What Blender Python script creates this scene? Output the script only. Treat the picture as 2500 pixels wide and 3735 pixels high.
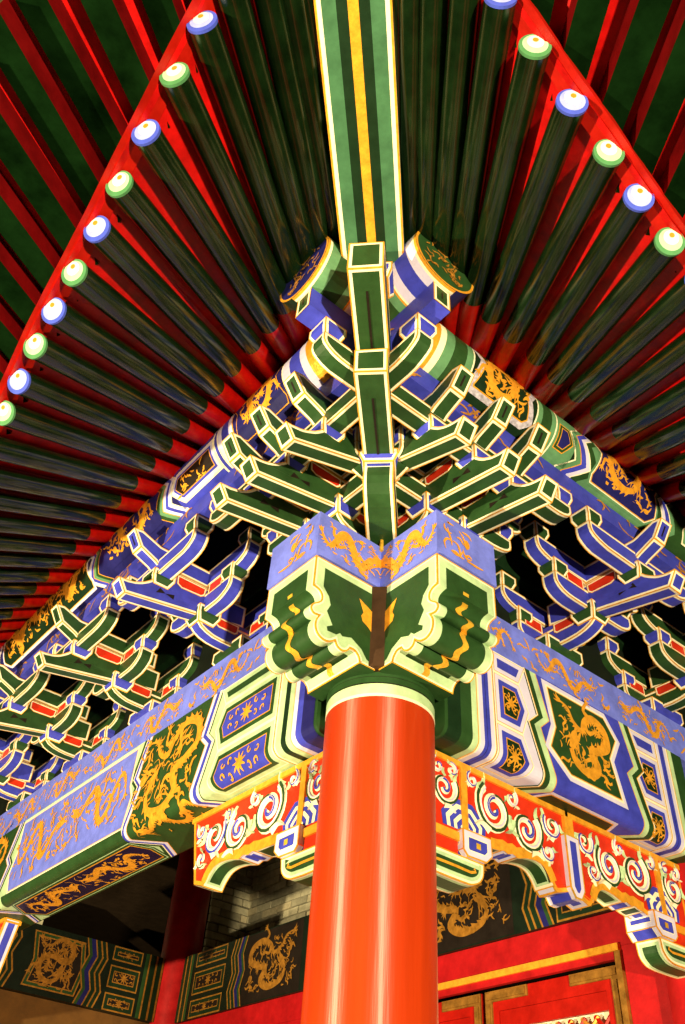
import bpy, math, random
from mathutils import Vector, Matrix
random.seed(7)
for o in list(bpy.data.objects): bpy.data.objects.remove(o)
SC = bpy.context.scene
COL = SC.collection
rad = math.radians

# ------------------------------------------------------------------ camera
cam_d = bpy.data.cameras.new('camera'); cam = bpy.data.objects.new('camera', cam_d); COL.objects.link(cam)
CR = ((0.76935323, -0.63589628, 0.06108624), (0.46442986, 0.49110535, -0.73696706), (0.43863483, 0.59535826, 0.67316271))
cx_, cy_, cz_ = Vector(CR[0]), -Vector(CR[1]), -Vector(CR[2])
m = Matrix((cx_, cy_, cz_)).transposed().to_4x4(); m.translation = Vector((-2.305, -2.705, 1.6))
cam.matrix_world = m
cam_d.sensor_fit = 'HORIZONTAL'; cam_d.sensor_width = 36; cam_d.lens = 3120.1 / 2500 * 36; cam_d.clip_end = 500; cam_d.clip_start = .05
SC.camera = cam
# ------------------------------------------------------------------ night sky
W = bpy.data.worlds.new('World'); SC.world = W; W.use_nodes = True
wn = W.node_tree; bg = wn.nodes['Background']; sky = wn.nodes.new('ShaderNodeTexSky'); sky.sky_type = 'NISHITA'; sky.sun_disc = False
sky.sun_elevation = rad(-3); sky.sun_rotation = rad(200)
wn.links.new(sky.outputs[0], bg.inputs[0]); bg.inputs[1].default_value = .006
SC.view_settings.view_transform = 'Standard'; SC.view_settings.look = 'None'; SC.view_settings.gamma = 1; SC.view_settings.exposure = 0.0
SC.view_settings.use_curve_mapping = False
SC.cycles.max_bounces = 5; SC.cycles.diffuse_bounces = 2; SC.cycles.glossy_bounces = 3
try:
    SC.cycles.use_denoising = True
except Exception: pass

# ------------------------------------------------------------------ materials
ANROT = .25
MAT = {}
def mat(name, col, rough=.45, var=.24, scale=9, bump=.08, bscale=60, metal=0, coat=0, stretch=None, spec=.2, wear=0):
    M = bpy.data.materials.new(name); M.use_nodes = True; nt = M.node_tree; N = nt.nodes; L = nt.links
    P = N['Principled BSDF']; P.inputs['Metallic'].default_value = metal
    P.inputs['Coat Weight'].default_value = coat; P.inputs['Coat Roughness'].default_value = .12
    P.inputs['Specular IOR Level'].default_value = spec
    tc = N.new('ShaderNodeTexCoord'); src = tc.outputs['Object']
    if stretch:
        mp = N.new('ShaderNodeMapping'); mp.inputs['Scale'].default_value = stretch; L.new(src, mp.inputs[0]); src = mp.outputs[0]
    n1 = N.new('ShaderNodeTexNoise'); n1.inputs['Scale'].default_value = scale; n1.inputs['Detail'].default_value = 5; n1.inputs['Roughness'].default_value = .65
    L.new(src, n1.inputs['Vector'])
    rp = N.new('ShaderNodeValToRGB'); rp.color_ramp.elements[0].position = .3; rp.color_ramp.elements[1].position = .7
    d = [c * (1 - var) for c in col]; b = [min(1, c * (1 + var)) for c in col]
    rp.color_ramp.elements[0].color = (*d, 1); rp.color_ramp.elements[1].color = (*b, 1)
    L.new(n1.outputs[0], rp.inputs[0]); colout = rp.outputs[0]
    if wear:
        n3 = N.new('ShaderNodeTexNoise'); n3.inputs['Scale'].default_value = 34; n3.inputs['Detail'].default_value = 8; n3.inputs['Roughness'].default_value = .8
        L.new(tc.outputs['Object'], n3.inputs['Vector'])
        r3 = N.new('ShaderNodeValToRGB'); r3.color_ramp.elements[0].position = .62; r3.color_ramp.elements[1].position = .74
        L.new(n3.outputs[0], r3.inputs[0])
        mx = N.new('ShaderNodeMix'); mx.data_type = 'RGBA'; mx.inputs[0].default_value = 0
        ml = N.new('ShaderNodeMath'); ml.operation = 'MULTIPLY'; ml.inputs[1].default_value = wear
        L.new(r3.outputs[0], ml.inputs[0]); L.new(ml.outputs[0], mx.inputs[0]); L.new(colout, mx.inputs[6]); mx.inputs[7].default_value = (.05, .03, .015, 1); colout = mx.outputs[2]
    L.new(colout, P.inputs['Base Color'])
    mr = N.new('ShaderNodeMapRange'); mr.inputs[3].default_value = rough * .75; mr.inputs[4].default_value = min(1, rough * 1.3); L.new(n1.outputs[0], mr.inputs[0]); L.new(mr.outputs[0], P.inputs['Roughness'])
    if bump:
        n2 = N.new('ShaderNodeTexNoise'); n2.inputs['Scale'].default_value = bscale; n2.inputs['Detail'].default_value = 3; L.new(src, n2.inputs['Vector'])
        bp = N.new('ShaderNodeBump'); bp.inputs['Strength'].default_value = bump; bp.inputs['Distance'].default_value = .01; L.new(n2.outputs[0], bp.inputs['Height']); L.new(bp.outputs[0], P.inputs['Normal'])
    MAT[name] = M; return M
mat('green', (.018, .056, .015), wear=.2)
mat('green_dark', (.006, .022, .008))
mat('green_mid', (.10, .25, .12))
mat('green_pale', (.42, .60, .34), wear=.15)
mat('cream', (.86, .80, .58), var=.06, wear=.12)
mat('blue', (.042, .052, .46), wear=.12)
mat('beam_black', (.004, .010, .005))
mat('soffit_blue', (.006, .005, .035))
mat('flying_red', (.10, .001, .0015), var=.4, scale=6)
mat('gold_aged', (.26, .12, .02), rough=.4, metal=.3, var=.5, scale=14)
mat('blue_dark', (.012, .012, .11))
mat('blue_plate', (.14, .18, .74), wear=.1)
mat('lavender', (.60, .58, .80), var=.08, wear=.1)
mat('gold', (.80, .36, .03), rough=.35, metal=.25, var=.25, scale=25, bump=.2, bscale=90)
mat('gold_old', (.36, .16, .022), rough=.4, metal=.3, var=.4, scale=22)  # darker gold for the inner tie beams
mat('gold_bright', (.95, .50, .05), rough=.28, metal=.45, var=.25, scale=25, bump=.3, bscale=70)
mat('gold_dim', (.50, .22, .03), rough=.4, metal=.3, var=.35, scale=30)
mat('slot_brown', (.045, .022, .010), rough=.6)
mat('black', (.012, .008, .006))
mat('red', (.34, .006, .002), rough=.4)
mat('hip_mint', (.045, .135, .065))
mat('red_board', (.46, .0035, .003), rough=.42, var=.35, scale=10)
mat('red_panel', (.55, .028, .008), rough=.4)
mat('red_wall', (.36, .004, .006), rough=.55)
M = mat('column_lacquer', (.42, .034, .004), rough=.44, var=.14, bump=.16, bscale=26, stretch=(1.2, 1.2, .07), spec=.8, wear=.0)
P = M.node_tree.nodes['Principled BSDF']; P.inputs['Anisotropic'].default_value = .93; tg = M.node_tree.nodes.new('ShaderNodeTangent'); tg.direction_type = 'RADIAL'; tg.axis = 'Z'
M.node_tree.links.new(tg.outputs[0], P.inputs['Tangent']); P.inputs['Anisotropic Rotation'].default_value = ANROT
mat('column_red', (.42, .010, .012), rough=.4)
mat('rafter_green', (.0035, .0115, .0028), rough=.17, var=.5, scale=7, bump=.10, bscale=9, spec=.40)
mat('rafter_red', (.34, .003, .002), rough=.3, var=.25, scale=14, bump=.2, bscale=12)
mat('soffit_green', (.002, .009, .002), rough=.75, var=.7, scale=4, spec=.0)
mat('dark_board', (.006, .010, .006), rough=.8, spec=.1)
mat('ceiling_brown', (.035, .022, .012), rough=.8, spec=.1)
mat('ochre', (.12, .055, .012), rough=.8, var=.25, scale=6)
mat('stone_grey', (.42, .42, .34), rough=.85, var=.25, scale=7, bump=.4, bscale=30)
mat('brick_grey', (.46, .43, .29), rough=.85, var=.3, scale=11, bump=.5, bscale=45)
mat('mortar', (.05, .045, .035), rough=.9)
mat('brick_warm', (.50, .44, .28), rough=.85, var=.3, scale=11, bump=.5, bscale=45)
mat('brick_dim', (.30, .28, .19), rough=.85, var=.3, scale=11, bump=.5, bscale=45)
mat('white_paint', (.70, .70, .64), var=.08, rough=.45, wear=.2)
mat('end_blue', (.05, .08, .50))
mat('end_lilac', (.26, .32, .70))
mat('end_green', (.06, .20, .08))
mat('end_mint', (.30, .52, .32))
mat('end_dot', (.42, .20, .02))
mat('paving', (.16, .15, .14), rough=.8, var=.3, scale=2)
mat('lamp_black', (.02, .02, .02), rough=.5)
mat('pearl_dim', (.16, .15, .20))
mat('pearl_grey', (.42, .40, .50), var=.5, scale=40)

# ------------------------------------------------------------------ mesh helpers
from mathutils import noise as mnoise
WOBBLY = {'cross_arm', 'slanting_beak', 'nose_beam', 'projecting_arm', 'bearing_block', 'base_block', 'diagonal_arm', 'red_lozenge', 'dark_mark', 'rounded_foot', 'scroll', 'painted_vein', 'leaf_curl', 'brick'}
class MB:
    def __init__(s): s.v = []; s.f = []; s.m = []
    def face(s, pts, mt):
        n = len(s.v); s.v.extend([tuple(p) for p in pts]); s.f.append(tuple(range(n, n + len(pts)))); s.m.append(mt)
    def build(s, name, parent=None, smooth=False, weld=True):
        if not s.f: return None
        org = parent_world(parent)
        me = bpy.data.meshes.new(name)
        if name in WOBBLY:
            wv = []
            for p in s.v:
                p = Vector(p); wv.append(tuple(p + mnoise.noise_vector(p * 6) * .0035 + mnoise.noise_vector(p * 31) * .0016))
        else: wv = s.v
        me.from_pydata([(x - org[0], y - org[1], z - org[2]) for x, y, z in wv], [], s.f)
        names = []
        for k in s.m:
            if k not in names: names.append(k)
        for k in names: me.materials.append(MAT[k])
        me.polygons.foreach_set('material_index', [names.index(k) for k in s.m])
        if weld:
            import bmesh
            bm = bmesh.new(); bm.from_mesh(me); bmesh.ops.remove_doubles(bm, verts=bm.verts, dist=2e-5); bm.to_mesh(me); bm.free()
        if smooth:
            me.polygons.foreach_set('use_smooth', [True] * len(me.polygons))
            try: me.set_sharp_from_angle(angle=rad(38))
            except Exception: pass
        me.validate(); me.update()
        o = bpy.data.objects.new(name, me); COL.objects.link(o)
        if parent is not None: o.parent = parent
        return o
def parent_world(p):
    x = Vector((0, 0, 0))
    while p is not None: x = x + Vector(p.location); p = p.parent
    return x
def thing(name, label, cat, loc=(0, 0, 0), group=None, kind=None):
    o = bpy.data.objects.new(name, None); COL.objects.link(o); o.location = loc; o.empty_display_size = .1
    o['label'] = label; o['category'] = cat
    if group: o['group'] = group
    if kind: o['kind'] = kind
    return o
def tag(o, label, cat=None, group=None, kind=None):
    o['label'] = label
    if cat: o['category'] = cat
    if group: o['group'] = group
    if kind: o['kind'] = kind
    return o
def copy_tree(o, parent=None):
    c = o.copy(); COL.objects.link(c); c.parent = parent
    for ch in list(o.children): copy_tree(ch, c)
    return c
# the two sides of the corner: t runs along the wall away from the corner, u points out of the wall
def WL(t, u, z): return (-u, t, z)
def WR(t, u, z): return (t, -u, z)
def Dg(d, w, z): r = math.sqrt(.5); return (-(d * r) + w * r, -(d * r) - w * r, z)   # along the 45 degree hip line

def inset(poly, ds):
    n = len(poly); out = []
    if not isinstance(ds, (list, tuple)): ds = [ds] * n
    for i in range(n):
        p0, p1, p2 = poly[i - 1], poly[i], poly[(i + 1) % n]
        ax, ay = p1[0] - p0[0], p1[1] - p0[1]; bx, by = p2[0] - p1[0], p2[1] - p1[1]
        la = math.hypot(ax, ay) or 1e-9; lb = math.hypot(bx, by) or 1e-9
        ax /= la; ay /= la; bx /= lb; by /= lb
        n1 = (-ay, ax); n2 = (-by, bx); d1 = ds[i - 1]; d2 = ds[i]
        cr = ax * by - ay * bx
        if abs(cr) < .02:
            out.append((p1[0] + (n1[0] * d1 + n2[0] * d2) / 2, p1[1] + (n1[1] * d1 + n2[1] * d2) / 2))
        else:
            q1 = (p1[0] + n1[0] * d1, p1[1] + n1[1] * d1); q2 = (p1[0] + n2[0] * d2, p1[1] + n2[1] * d2)
            s = ((q2[0] - q1[0]) * by - (q2[1] - q1[1]) * bx) / cr
            out.append((q1[0] + ax * s, q1[1] + ay * s))
    return out
def area2(p): return sum(p[i - 1][0] * p[i][1] - p[i][0] * p[i - 1][1] for i in range(len(p)))
TRIM = ((.0050, 'gold'), (.0118, 'cream'))
def ring_face(mb, P, fill, rings=TRIM, flags=None):
    P = [Vector(p) for p in P]; n = len(P)
    nor = Vector((0, 0, 0))
    for i in range(n): nor += P[i - 1].cross(P[i])
    nor.normalize(); e1 = (P[1] - P[0]).normalized(); e2 = nor.cross(e1); o = P[0]
    poly = [((p - o).dot(e1), (p - o).dot(e2)) for p in P]
    T = lambda q: o + e1 * q[0] + e2 * q[1]
    fl = flags or [1] * n
    d = 0; cur = poly
    for wd, mt in rings:
        d += wd
        nx = inset(poly, [d * k for k in fl])
        if area2(nx) < 1e-7: mb.face([T(q) for q in cur], mt); return
        for i in range(n):
            a, b, c, e = cur[i], cur[(i + 1) % n], nx[(i + 1) % n], nx[i]
            if fl[i]: mb.face([T(a), T(b), T(c), T(e)], mt)
        cur = nx
    mb.face([T(q) for q in cur], fill)
def strip(mb, F, pts, w0, w1, fill, rings=TRIM, ends=True):
    S = [0]
    for i in range(1, len(pts)): S.append(S[-1] + math.hypot(pts[i][0] - pts[i - 1][0], pts[i][1] - pts[i - 1][1]))
    Lh = S[-1]
    def at(s):
        for i in range(1, len(S)):
            if s <= S[i] + 1e-9:
                k = (s - S[i - 1]) / max(1e-9, S[i] - S[i - 1]); return (pts[i - 1][0] + (pts[i][0] - pts[i - 1][0]) * k, pts[i - 1][1] + (pts[i][1] - pts[i - 1][1]) * k)
        return pts[-1]
    cum = []; d = 0
    for wd, mt in rings: d += wd; cum.append((d, mt))
    if d * 2 > (w1 - w0): cum = []
    sc = set(S)
    if ends and Lh > 2.2 * d:
        for dd, _ in cum: sc |= {dd, Lh - dd}
    elif ends: ends = False
    sc = sorted(sc); sc = [s for i, s in enumerate(sc) if i == 0 or s - sc[i - 1] > 1e-6]
    wc = sorted({w0, w1} | {w0 + dd for dd, _ in cum} | {w1 - dd for dd, _ in cum})
    for i in range(len(sc) - 1):
        a, b = at(sc[i]), at(sc[i + 1]); sm = (sc[i] + sc[i + 1]) / 2
        for j in range(len(wc) - 1):
            wm = (wc[j] + wc[j + 1]) / 2
            dist = min(wm - w0, w1 - wm)
            if ends: dist = min(dist, sm, Lh - sm)
            mt = fill
            for dd, k in cum:
                if dist < dd: mt = k; break
            mb.face([F(a[0], wc[j], a[1]), F(b[0], wc[j], b[1]), F(b[0], wc[j + 1], b[1]), F(a[0], wc[j + 1], a[1])], mt)
def extrude(mb, prof, F, w0, w1, fill, under=None, rings=TRIM, ang=35, sides=True, siderings=None):
    """profile (a,v) counter-clockwise, swept from w0 to w1; F(a,w,v) -> world; every face gets a gilded and cream border"""
    if area2(prof) < 0: prof = prof[::-1]
    n = len(prof)
    if sides:
        ring_face(mb, [F(a, w0, v) for a, v in prof], fill, siderings or rings)
        ring_face(mb, [F(a, w1, v) for a, v in prof[::-1]], fill, siderings or rings)
    cor = []
    for i in range(n):
        p0, p1, p2 = prof[i - 1], prof[i], prof[(i + 1) % n]
        a1 = math.atan2(p1[1] - p0[1], p1[0] - p0[0]); a2 = math.atan2(p2[1] - p1[1], p2[0] - p1[0])
        d = abs((a2 - a1 + math.pi) % (2 * math.pi) - math.pi)
        if d > rad(ang): cor.append(i)
    for k in range(len(cor)):
        i, j = cor[k], cor[(k + 1) % len(cor)]
        if j <= i: j += n
        strip(mb, F, [prof[q % n] for q in range(i, j + 1)], w0, w1, under or fill, rings)
def block(mb, F, tc, uc, z0, z1, wt, wu, fill, tap=.022, rings=TRIM):
    zm = z0 + (z1 - z0) * .5
    def R(t, u, z, a): return [F(t - wt / 2 + a, u - wu / 2 + a, z), F(t + wt / 2 - a, u - wu / 2 + a, z), F(t + wt / 2 - a, u + wu / 2 - a, z), F(t - wt / 2 + a, u + wu / 2 - a, z)]
    top, mid, bot = R(tc, uc, z1, 0), R(tc, uc, zm, 0), R(tc, uc, z0, tap)
    for i in range(4):
        j = (i + 1) % 4
        ring_face(mb, [mid[i], mid[j], top[j], top[i]], fill, rings, [0, 1, 1, 1])
        ring_face(mb, [bot[i], bot[j], mid[j], mid[i]], fill, rings, [1, 1, 0, 1])
    ring_face(mb, bot[::-1], fill, rings); mb.face(top, fill)
def boxm(mb, lo, hi, mt, F=None):
    F = F or (lambda x, y, z: (x, y, z))
    x0, y0, z0 = lo; x1, y1, z1 = hi
    c = [F(x, y, z) for z in (z0, z1) for y in (y0, y1) for x in (x0, x1)]
    for q in ((0, 2, 3, 1), (4, 5, 7, 6), (0, 1, 5, 4), (2, 6, 7, 3), (0, 4, 6, 2), (1, 3, 7, 5)): mb.face([c[i] for i in q], mt)
def tube(mb, a, b, r0, r1, mt, seg=18, cap0=True, cap1=True):
    a = Vector(a); b = Vector(b); d = (b - a).normalized(); x = d.orthogonal().normalized(); y = d.cross(x)
    A = [a + (x * math.cos(2 * math.pi * i / seg) + y * math.sin(2 * math.pi * i / seg)) * r0 for i in range(seg)]
    B = [b + (x * math.cos(2 * math.pi * i / seg) + y * math.sin(2 * math.pi * i / seg)) * r1 for i in range(seg)]
    for i in range(seg): mb.face([A[i], A[(i + 1) % seg], B[(i + 1) % seg], B[i]], mt)
    if cap0: mb.face(A[::-1], mt)
    if cap1: mb.face(B, mt)

# ---- surfaces that painted ornament is laid on
class BeamS:
    def __init__(s, F, hw, z0, z1, r):
        s.F = F; s.hw = hw; s.z0 = z0; s.z1 = z1; s.r = r; s.face = z1 - z0 - r; s.arc = r * math.pi / 2; s.S = s.face + s.arc + 2 * hw - 2 * r
        s.cuts = [s.face + s.arc * i / 6 for i in range(7)]
    def map(s, t, q, off):
        if q <= s.face: u, z = s.hw + off, s.z1 - q
        elif q <= s.face + s.arc:
            a = (q - s.face) / s.r; u = s.hw - s.r + (s.r + off) * math.cos(a); z = s.z0 + s.r - (s.r + off) * math.sin(a)
        else: u = s.hw - s.r - (q - s.face - s.arc); z = s.z0 - off
        return s.F(t, u, z)
class CylS:
    def __init__(s, F, u0, zc, R): s.F = F; s.u0 = u0; s.zc = zc; s.R = R; s.cuts = [R * rad(a) for a in range(0, 250, 10)]
    def map(s, t, q, off):
        a = q / s.R; return s.F(t, s.u0 + (s.R + off) * math.sin(a), s.zc + (s.R + off) * math.cos(a))
class FlatS:
    def __init__(s, fn): s.fn = fn; s.cuts = []
    def map(s, t, q, off): return s.fn(t, q, off)
def clip(poly, val, keep_above):
    out = []
    for i in range(len(poly)):
        a, b = poly[i - 1], poly[i]; ia = (a[1] >= val) == keep_above; ib = (b[1] >= val) == keep_above
        if ia != ib:
            k = (val - a[1]) / (b[1] - a[1]); out.append((a[0] + (b[0] - a[0]) * k, val))
        if ib: out.append(b)
    return out
def paint(mb, S, poly, mt, off):
    lo = min(p[1] for p in poly); hi = max(p[1] for p in poly)
    cuts = [c for c in S.cuts if lo + 1e-6 < c < hi - 1e-6]
    rest = poly
    for c in cuts:
        low = clip(rest, c, False); rest = clip(rest, c, True)
        if len(low) > 2 and abs(area2(low)) > 1e-9: mb.face([S.map(p[0], min(p[1], c - 1e-7), off) for p in low], mt)
        rest = [(p[0], max(p[1], c + 1e-7)) for p in rest]
    if len(rest) > 2 and abs(area2(rest)) > 1e-9: mb.face([S.map(p[0], p[1], off) for p in rest], mt)
def nest(mb, S, poly, layers, off, step=.0007):
    """nested borders: layers [(inset, material)], laid one over the other"""
    if area2(poly) < 0: poly = poly[::-1]
    for k, (d, mt) in enumerate(layers):
        q = inset(poly, d) if d else poly
        if area2(q) > 1e-7: paint(mb, S, q, mt, off + k * step)
def crom(P, n=6):
    out = []; P = [P[0]] + list(P) + [P[-1]]
    for i in range(1, len(P) - 2):
        p0, p1, p2, p3 = P[i - 1:i + 3]
        for k in range(n):
            t = k / n
            out.append(tuple(.5 * ((2 * p1[j]) + (-p0[j] + p2[j]) * t + (2 * p0[j] - 5 * p1[j] + 4 * p2[j] - p3[j]) * t * t + (-p0[j] + 3 * p1[j] - 3 * p2[j] + p3[j]) * t ** 3) for j in (0, 1)))
    out.append(tuple(P[-1])); return out
def ribbon(mb, S, pts, wf, mt, off):
    L = []; R = []
    n = len(pts)
    for i, p in enumerate(pts):
        a = pts[max(0, i - 1)]; b = pts[min(n - 1, i + 1)]; dx, dy = b[0] - a[0], b[1] - a[1]; l = math.hypot(dx, dy) or 1e-9
        w = wf(i / (n - 1)) / 2; L.append((p[0] - dy / l * w, p[1] + dx / l * w)); R.append((p[0] + dy / l * w, p[1] - dx / l * w))
    for i in range(n - 1): paint(mb, S, [L[i], L[i + 1], R[i + 1], R[i]], mt, off)
def relief(mb, S, pts, wf, mt, off, h):
    """raised carved ribbon with side walls"""
    L = []; R = []; n = len(pts)
    for i, p in enumerate(pts):
        a = pts[max(0, i - 1)]; b = pts[min(n - 1, i + 1)]; dx, dy = b[0] - a[0], b[1] - a[1]; l = math.hypot(dx, dy) or 1e-9
        w = wf(i / (n - 1)) / 2; L.append((p[0] - dy / l * w, p[1] + dx / l * w)); R.append((p[0] + dy / l * w, p[1] - dx / l * w))
    M = S.map
    for i in range(n - 1):
        c0, c1 = pts[i], pts[i + 1]
        mb.face([M(*L[i], off), M(*L[i + 1], off), M(*c1, off + h), M(*c0, off + h)], mt)
        mb.face([M(*c0, off + h), M(*c1, off + h), M(*R[i + 1], off), M(*R[i], off)], mt)
def spiral(cx, cy, r0, r1, a0, turns, n=26, sgn=1):
    return [(cx + (r0 + (r1 - r0) * k / n) * math.cos(a0 + sgn * 2 * math.pi * turns * k / n), cy + (r0 + (r1 - r0) * k / n) * math.sin(a0 + sgn * 2 * math.pi * turns * k / n)) for k in range(n + 1)]
def disc(cx, cy, r, n=12, ry=None): return [(cx + r * math.cos(2 * math.pi * k / n), cy + (ry or r) * math.sin(2 * math.pi * k / n)) for k in range(n)]

class Layer:
    def __init__(s, off): s.k = 0; s.off = off
    def __call__(s): s.k += 1; return s.off + (s.k % 24) * .00012
def dragon(mb, S, ox, oy, w, h, off=.004, mt='gold', flip=1, seed=0, style='long', clouds=6, rot=False, bw=1.0, vflip=False):
    """gilded dragon: coiling tapered body, dorsal spikes, four clawed legs, horned head, mane, flames and pearl"""
    rnd = random.Random(seed); ly = Layer(off); w_ = abs(w)
    def T(p):
        X, Y = p
        if rot: X, Y = Y, X
        if flip < 0: X = 1 - X
        if vflip: Y = 1 - Y
        return (ox + X * w, oy + Y * h)
    sz = min(w_, h) if style != 'long' else min(h, w_ / 1.5)
    bwid = (.105 if style != 'long' else .165) * sz * bw
    WV = min(1.35, max(.7, .42 * w_ / abs(h)))
    if style == 'long':
        W1 = [(0, .42), (.06, .62), (.14, .70), (.22, .50), (.29, .24), (.38, .20), (.46, .44), (.53, .74), (.62, .80), (.70, .58), (.76, .42)]
        W2 = [(0, .60), (.05, .34), (.13, .22), (.21, .40), (.25, .68), (.34, .82), (.43, .66), (.48, .36), (.57, .20), (.68, .30), (.77, .50)]
        cp = W1 if seed % 2 else W2; hd = (.86, .42)
    else:
        cp = [(.05, .10), (.16, .20), (.32, .18), (.46, .06), (.68, .05), (.86, .17), (.86, .36), (.68, .45), (.44, .38), (.22, .42), (.12, .60), (.22, .80), (.44, .86), (.62, .78)]; hd = (.66, .63)
        if seed % 2: cp = [(.08, .05), (.22, .10), (.30, .26), (.45, .34), (.53, .18), (.70, .07), (.90, .16), (.93, .38), (.76, .50), (.60, .58), (.68, .78), (.52, .92), (.28, .86), (.20, .68)]; hd = (.28, .52)
    body = [T(p) for p in crom(cp, 6)]
    prof = lambda k: bwid * (.22 + .95 * min(1, k * 2.2)) * (1 if k < .8 else 1 - .35 * (k - .8) / .2)
    ribbon(mb, S, body, prof, mt, ly())
    n = len(body)
    for i in range(4, n - 3, 2):                                     # dorsal spikes
        a, b = body[i - 1], body[i + 1]; dx, dy = b[0] - a[0], b[1] - a[1]; l = math.hypot(dx, dy) or 1e-9; wv = prof(i / n) / 2
        nx, ny = -dy / l, dx / l; p = body[i]
        paint(mb, S, [(p[0] + nx * wv * .7 - dx * .5, p[1] + ny * wv * .7 - dy * .5), (p[0] + nx * wv * .7 + dx * .4, p[1] + ny * wv * .7 + dy * .4), (p[0] + nx * (wv + bwid * .45) - dx * .6, p[1] + ny * (wv + bwid * .45) - dy * .6)], mt, ly())
    H = T(hd); e = body[-1]; ax, ay = H[0] - e[0], H[1] - e[1]; l = math.hypot(ax, ay) or 1e-9; ax /= l; ay /= l; bx, by = -ay, ax
    k = bwid * 1.15
    G = lambda a, b: (H[0] + ax * a * k + bx * b * k, H[1] + ay * a * k + by * b * k)
    ribbon(mb, S, [e, G(-.6, 0), G(.2, 0)], lambda q: bwid * (.75 + .5 * q), mt, ly())
    paint(mb, S, [G(-.3, -.62), G(.5, -.55), G(.95, -.35), G(1.7, -.42), G(1.75, -.12), G(1.0, .02), G(.3, .6), G(-.4, .5)], mt, ly())
    paint(mb, S, [G(.2, .2), G(1.35, .35), G(1.45, .58), G(.3, .68)], mt, ly())
    for sg in (-1, 1):
        ribbon(mb, S, crom([G(0, .45 * sg), G(-.7, .9 * sg), G(-1.5, .8 * sg)], 3), lambda q: k * .24 * (1 - q * .7), mt, ly())
        ribbon(mb, S, crom([G(1.4, -.2 * sg), G(1.9, .8 * sg), G(1.3, 1.5 * sg)], 4), lambda q: k * .14 * (1 - q * .5), mt, ly())
    for q in range(5):                                               # mane
        a = -1.1 + q * .55
        ribbon(mb, S, crom([G(-.2, a * .4), G(-.9, a), G(-1.7, a * 1.5 + .25)], 3), lambda z: k * .3 * (1 - z * .9), mt, ly())
    def leg(i, sd, ln):
        p = body[i]; a, b = body[max(0, i - 1)], body[min(n - 1, i + 1)]; dx, dy = b[0] - a[0], b[1] - a[1]; l = math.hypot(dx, dy) or 1e-9; dx /= l; dy /= l
        nx, ny = -dy * sd, dx * sd
        P = lambda f, s_: (p[0] + dx * f * sz + nx * s_ * sz, p[1] + dy * f * sz + ny * s_ * sz)
        kn, ft = P(-.06, .13 * ln), P(.07, .22 * ln)
        ribbon(mb, S, crom([p, kn, ft], 4), lambda z: bwid * (.75 - .4 * z), mt, ly())
        for c in (-1, 0, 1, 2):
            an = c * .62
            vx, vy = dx * math.cos(an) + nx * math.sin(an), dy * math.cos(an) + ny * math.sin(an)
            ribbon(mb, S, [ft, (ft[0] + vx * .055 * sz + nx * .012 * sz, ft[1] + vy * .055 * sz + ny * .012 * sz), (ft[0] + vx * .10 * sz, ft[1] + vy * .10 * sz)], lambda z: bwid * .32 * (1.05 - z), mt, ly())
    leg(int(n * .78), 1, 1.0); leg(int(n * .70), -1, 1.0); leg(int(n * .36), -1, .95); leg(int(n * .30), 1, .95)
    t0 = body[0]; d0 = (body[0][0] - body[2][0], body[0][1] - body[2][1]); l = math.hypot(*d0) or 1e-9
    for q in (-.6, 0, .6):
        vx, vy = d0[0] / l * math.cos(q) - d0[1] / l * math.sin(q), d0[0] / l * math.sin(q) + d0[1] / l * math.cos(q)
        ribbon(mb, S, [t0, (t0[0] + vx * .07 * sz, t0[1] + vy * .07 * sz), (t0[0] + vx * .13 * sz - vy * .03 * sz, t0[1] + vy * .13 * sz + vx * .03 * sz)], lambda z: bwid * .5 * (1.05 - z), mt, ly())
    for q in range(clouds):                                          # flames, clouds and pearl
        for _ in range(20):
            c = (rnd.uniform(.06, .94), rnd.uniform(.08, .92)); C_ = T(c)
            if min(math.hypot(C_[0] - p[0], C_[1] - p[1]) for p in body + [H]) > bwid * 1.55: break
        else: continue
        r = sz * rnd.uniform(.038, .062)
        if q == 0: paint(mb, S, disc(C_[0], C_[1], r * 1.1), mt, ly())
        else:
            a0 = rnd.uniform(0, 6)
            pts = crom([(C_[0] + math.cos(a0) * r * 1.9, C_[1] + math.sin(a0) * r * 1.9), (C_[0] + math.cos(a0 + .8) * r * .9, C_[1] + math.sin(a0 + .8) * r * .9), (C_[0] + math.cos(a0 + 3.4) * r * .8, C_[1] + math.sin(a0 + 3.4) * r * .8), (C_[0] + math.cos(a0 + 3) * r * 1.9, C_[1] + math.sin(a0 + 3) * r * 1.9)], 3)
            ribbon(mb, S, pts, lambda z: r * .7 * math.sin(.25 + 2.6 * z), mt, ly())
def flower(mb, S, cx, cy, w, h, off, mt='gold'):
    ly = Layer(off); r = min(w, h) * .30
    paint(mb, S, disc(cx, cy, r * .55, 8), mt, ly())
    for k in range(9):
        a = math.pi * 2 * k / 9; ribbon(mb, S, [(cx + math.cos(a) * r * .5, cy + math.sin(a) * r * .5), (cx + math.cos(a) * r * .9, cy + math.sin(a) * r * .9), (cx + math.cos(a) * r * 1.35, cy + math.sin(a) * r * 1.35)], lambda z: r * (.45 - .34 * z), mt, ly())
    for sx in (-1, 1):
        for sy in (-1, 1):
            for q in (.0, .45):
                c = (cx + sx * w * (.22 + q * .38), cy + sy * h * (.28 - q * .12)); ribbon(mb, S, spiral(c[0], c[1], min(w, h) * .15, min(w, h) * .04, 1.2 * sx + q * 4, .75, 9, sx * sy), lambda z: min(w, h) * .075 * (1.1 - z * .5), mt, ly())
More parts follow.
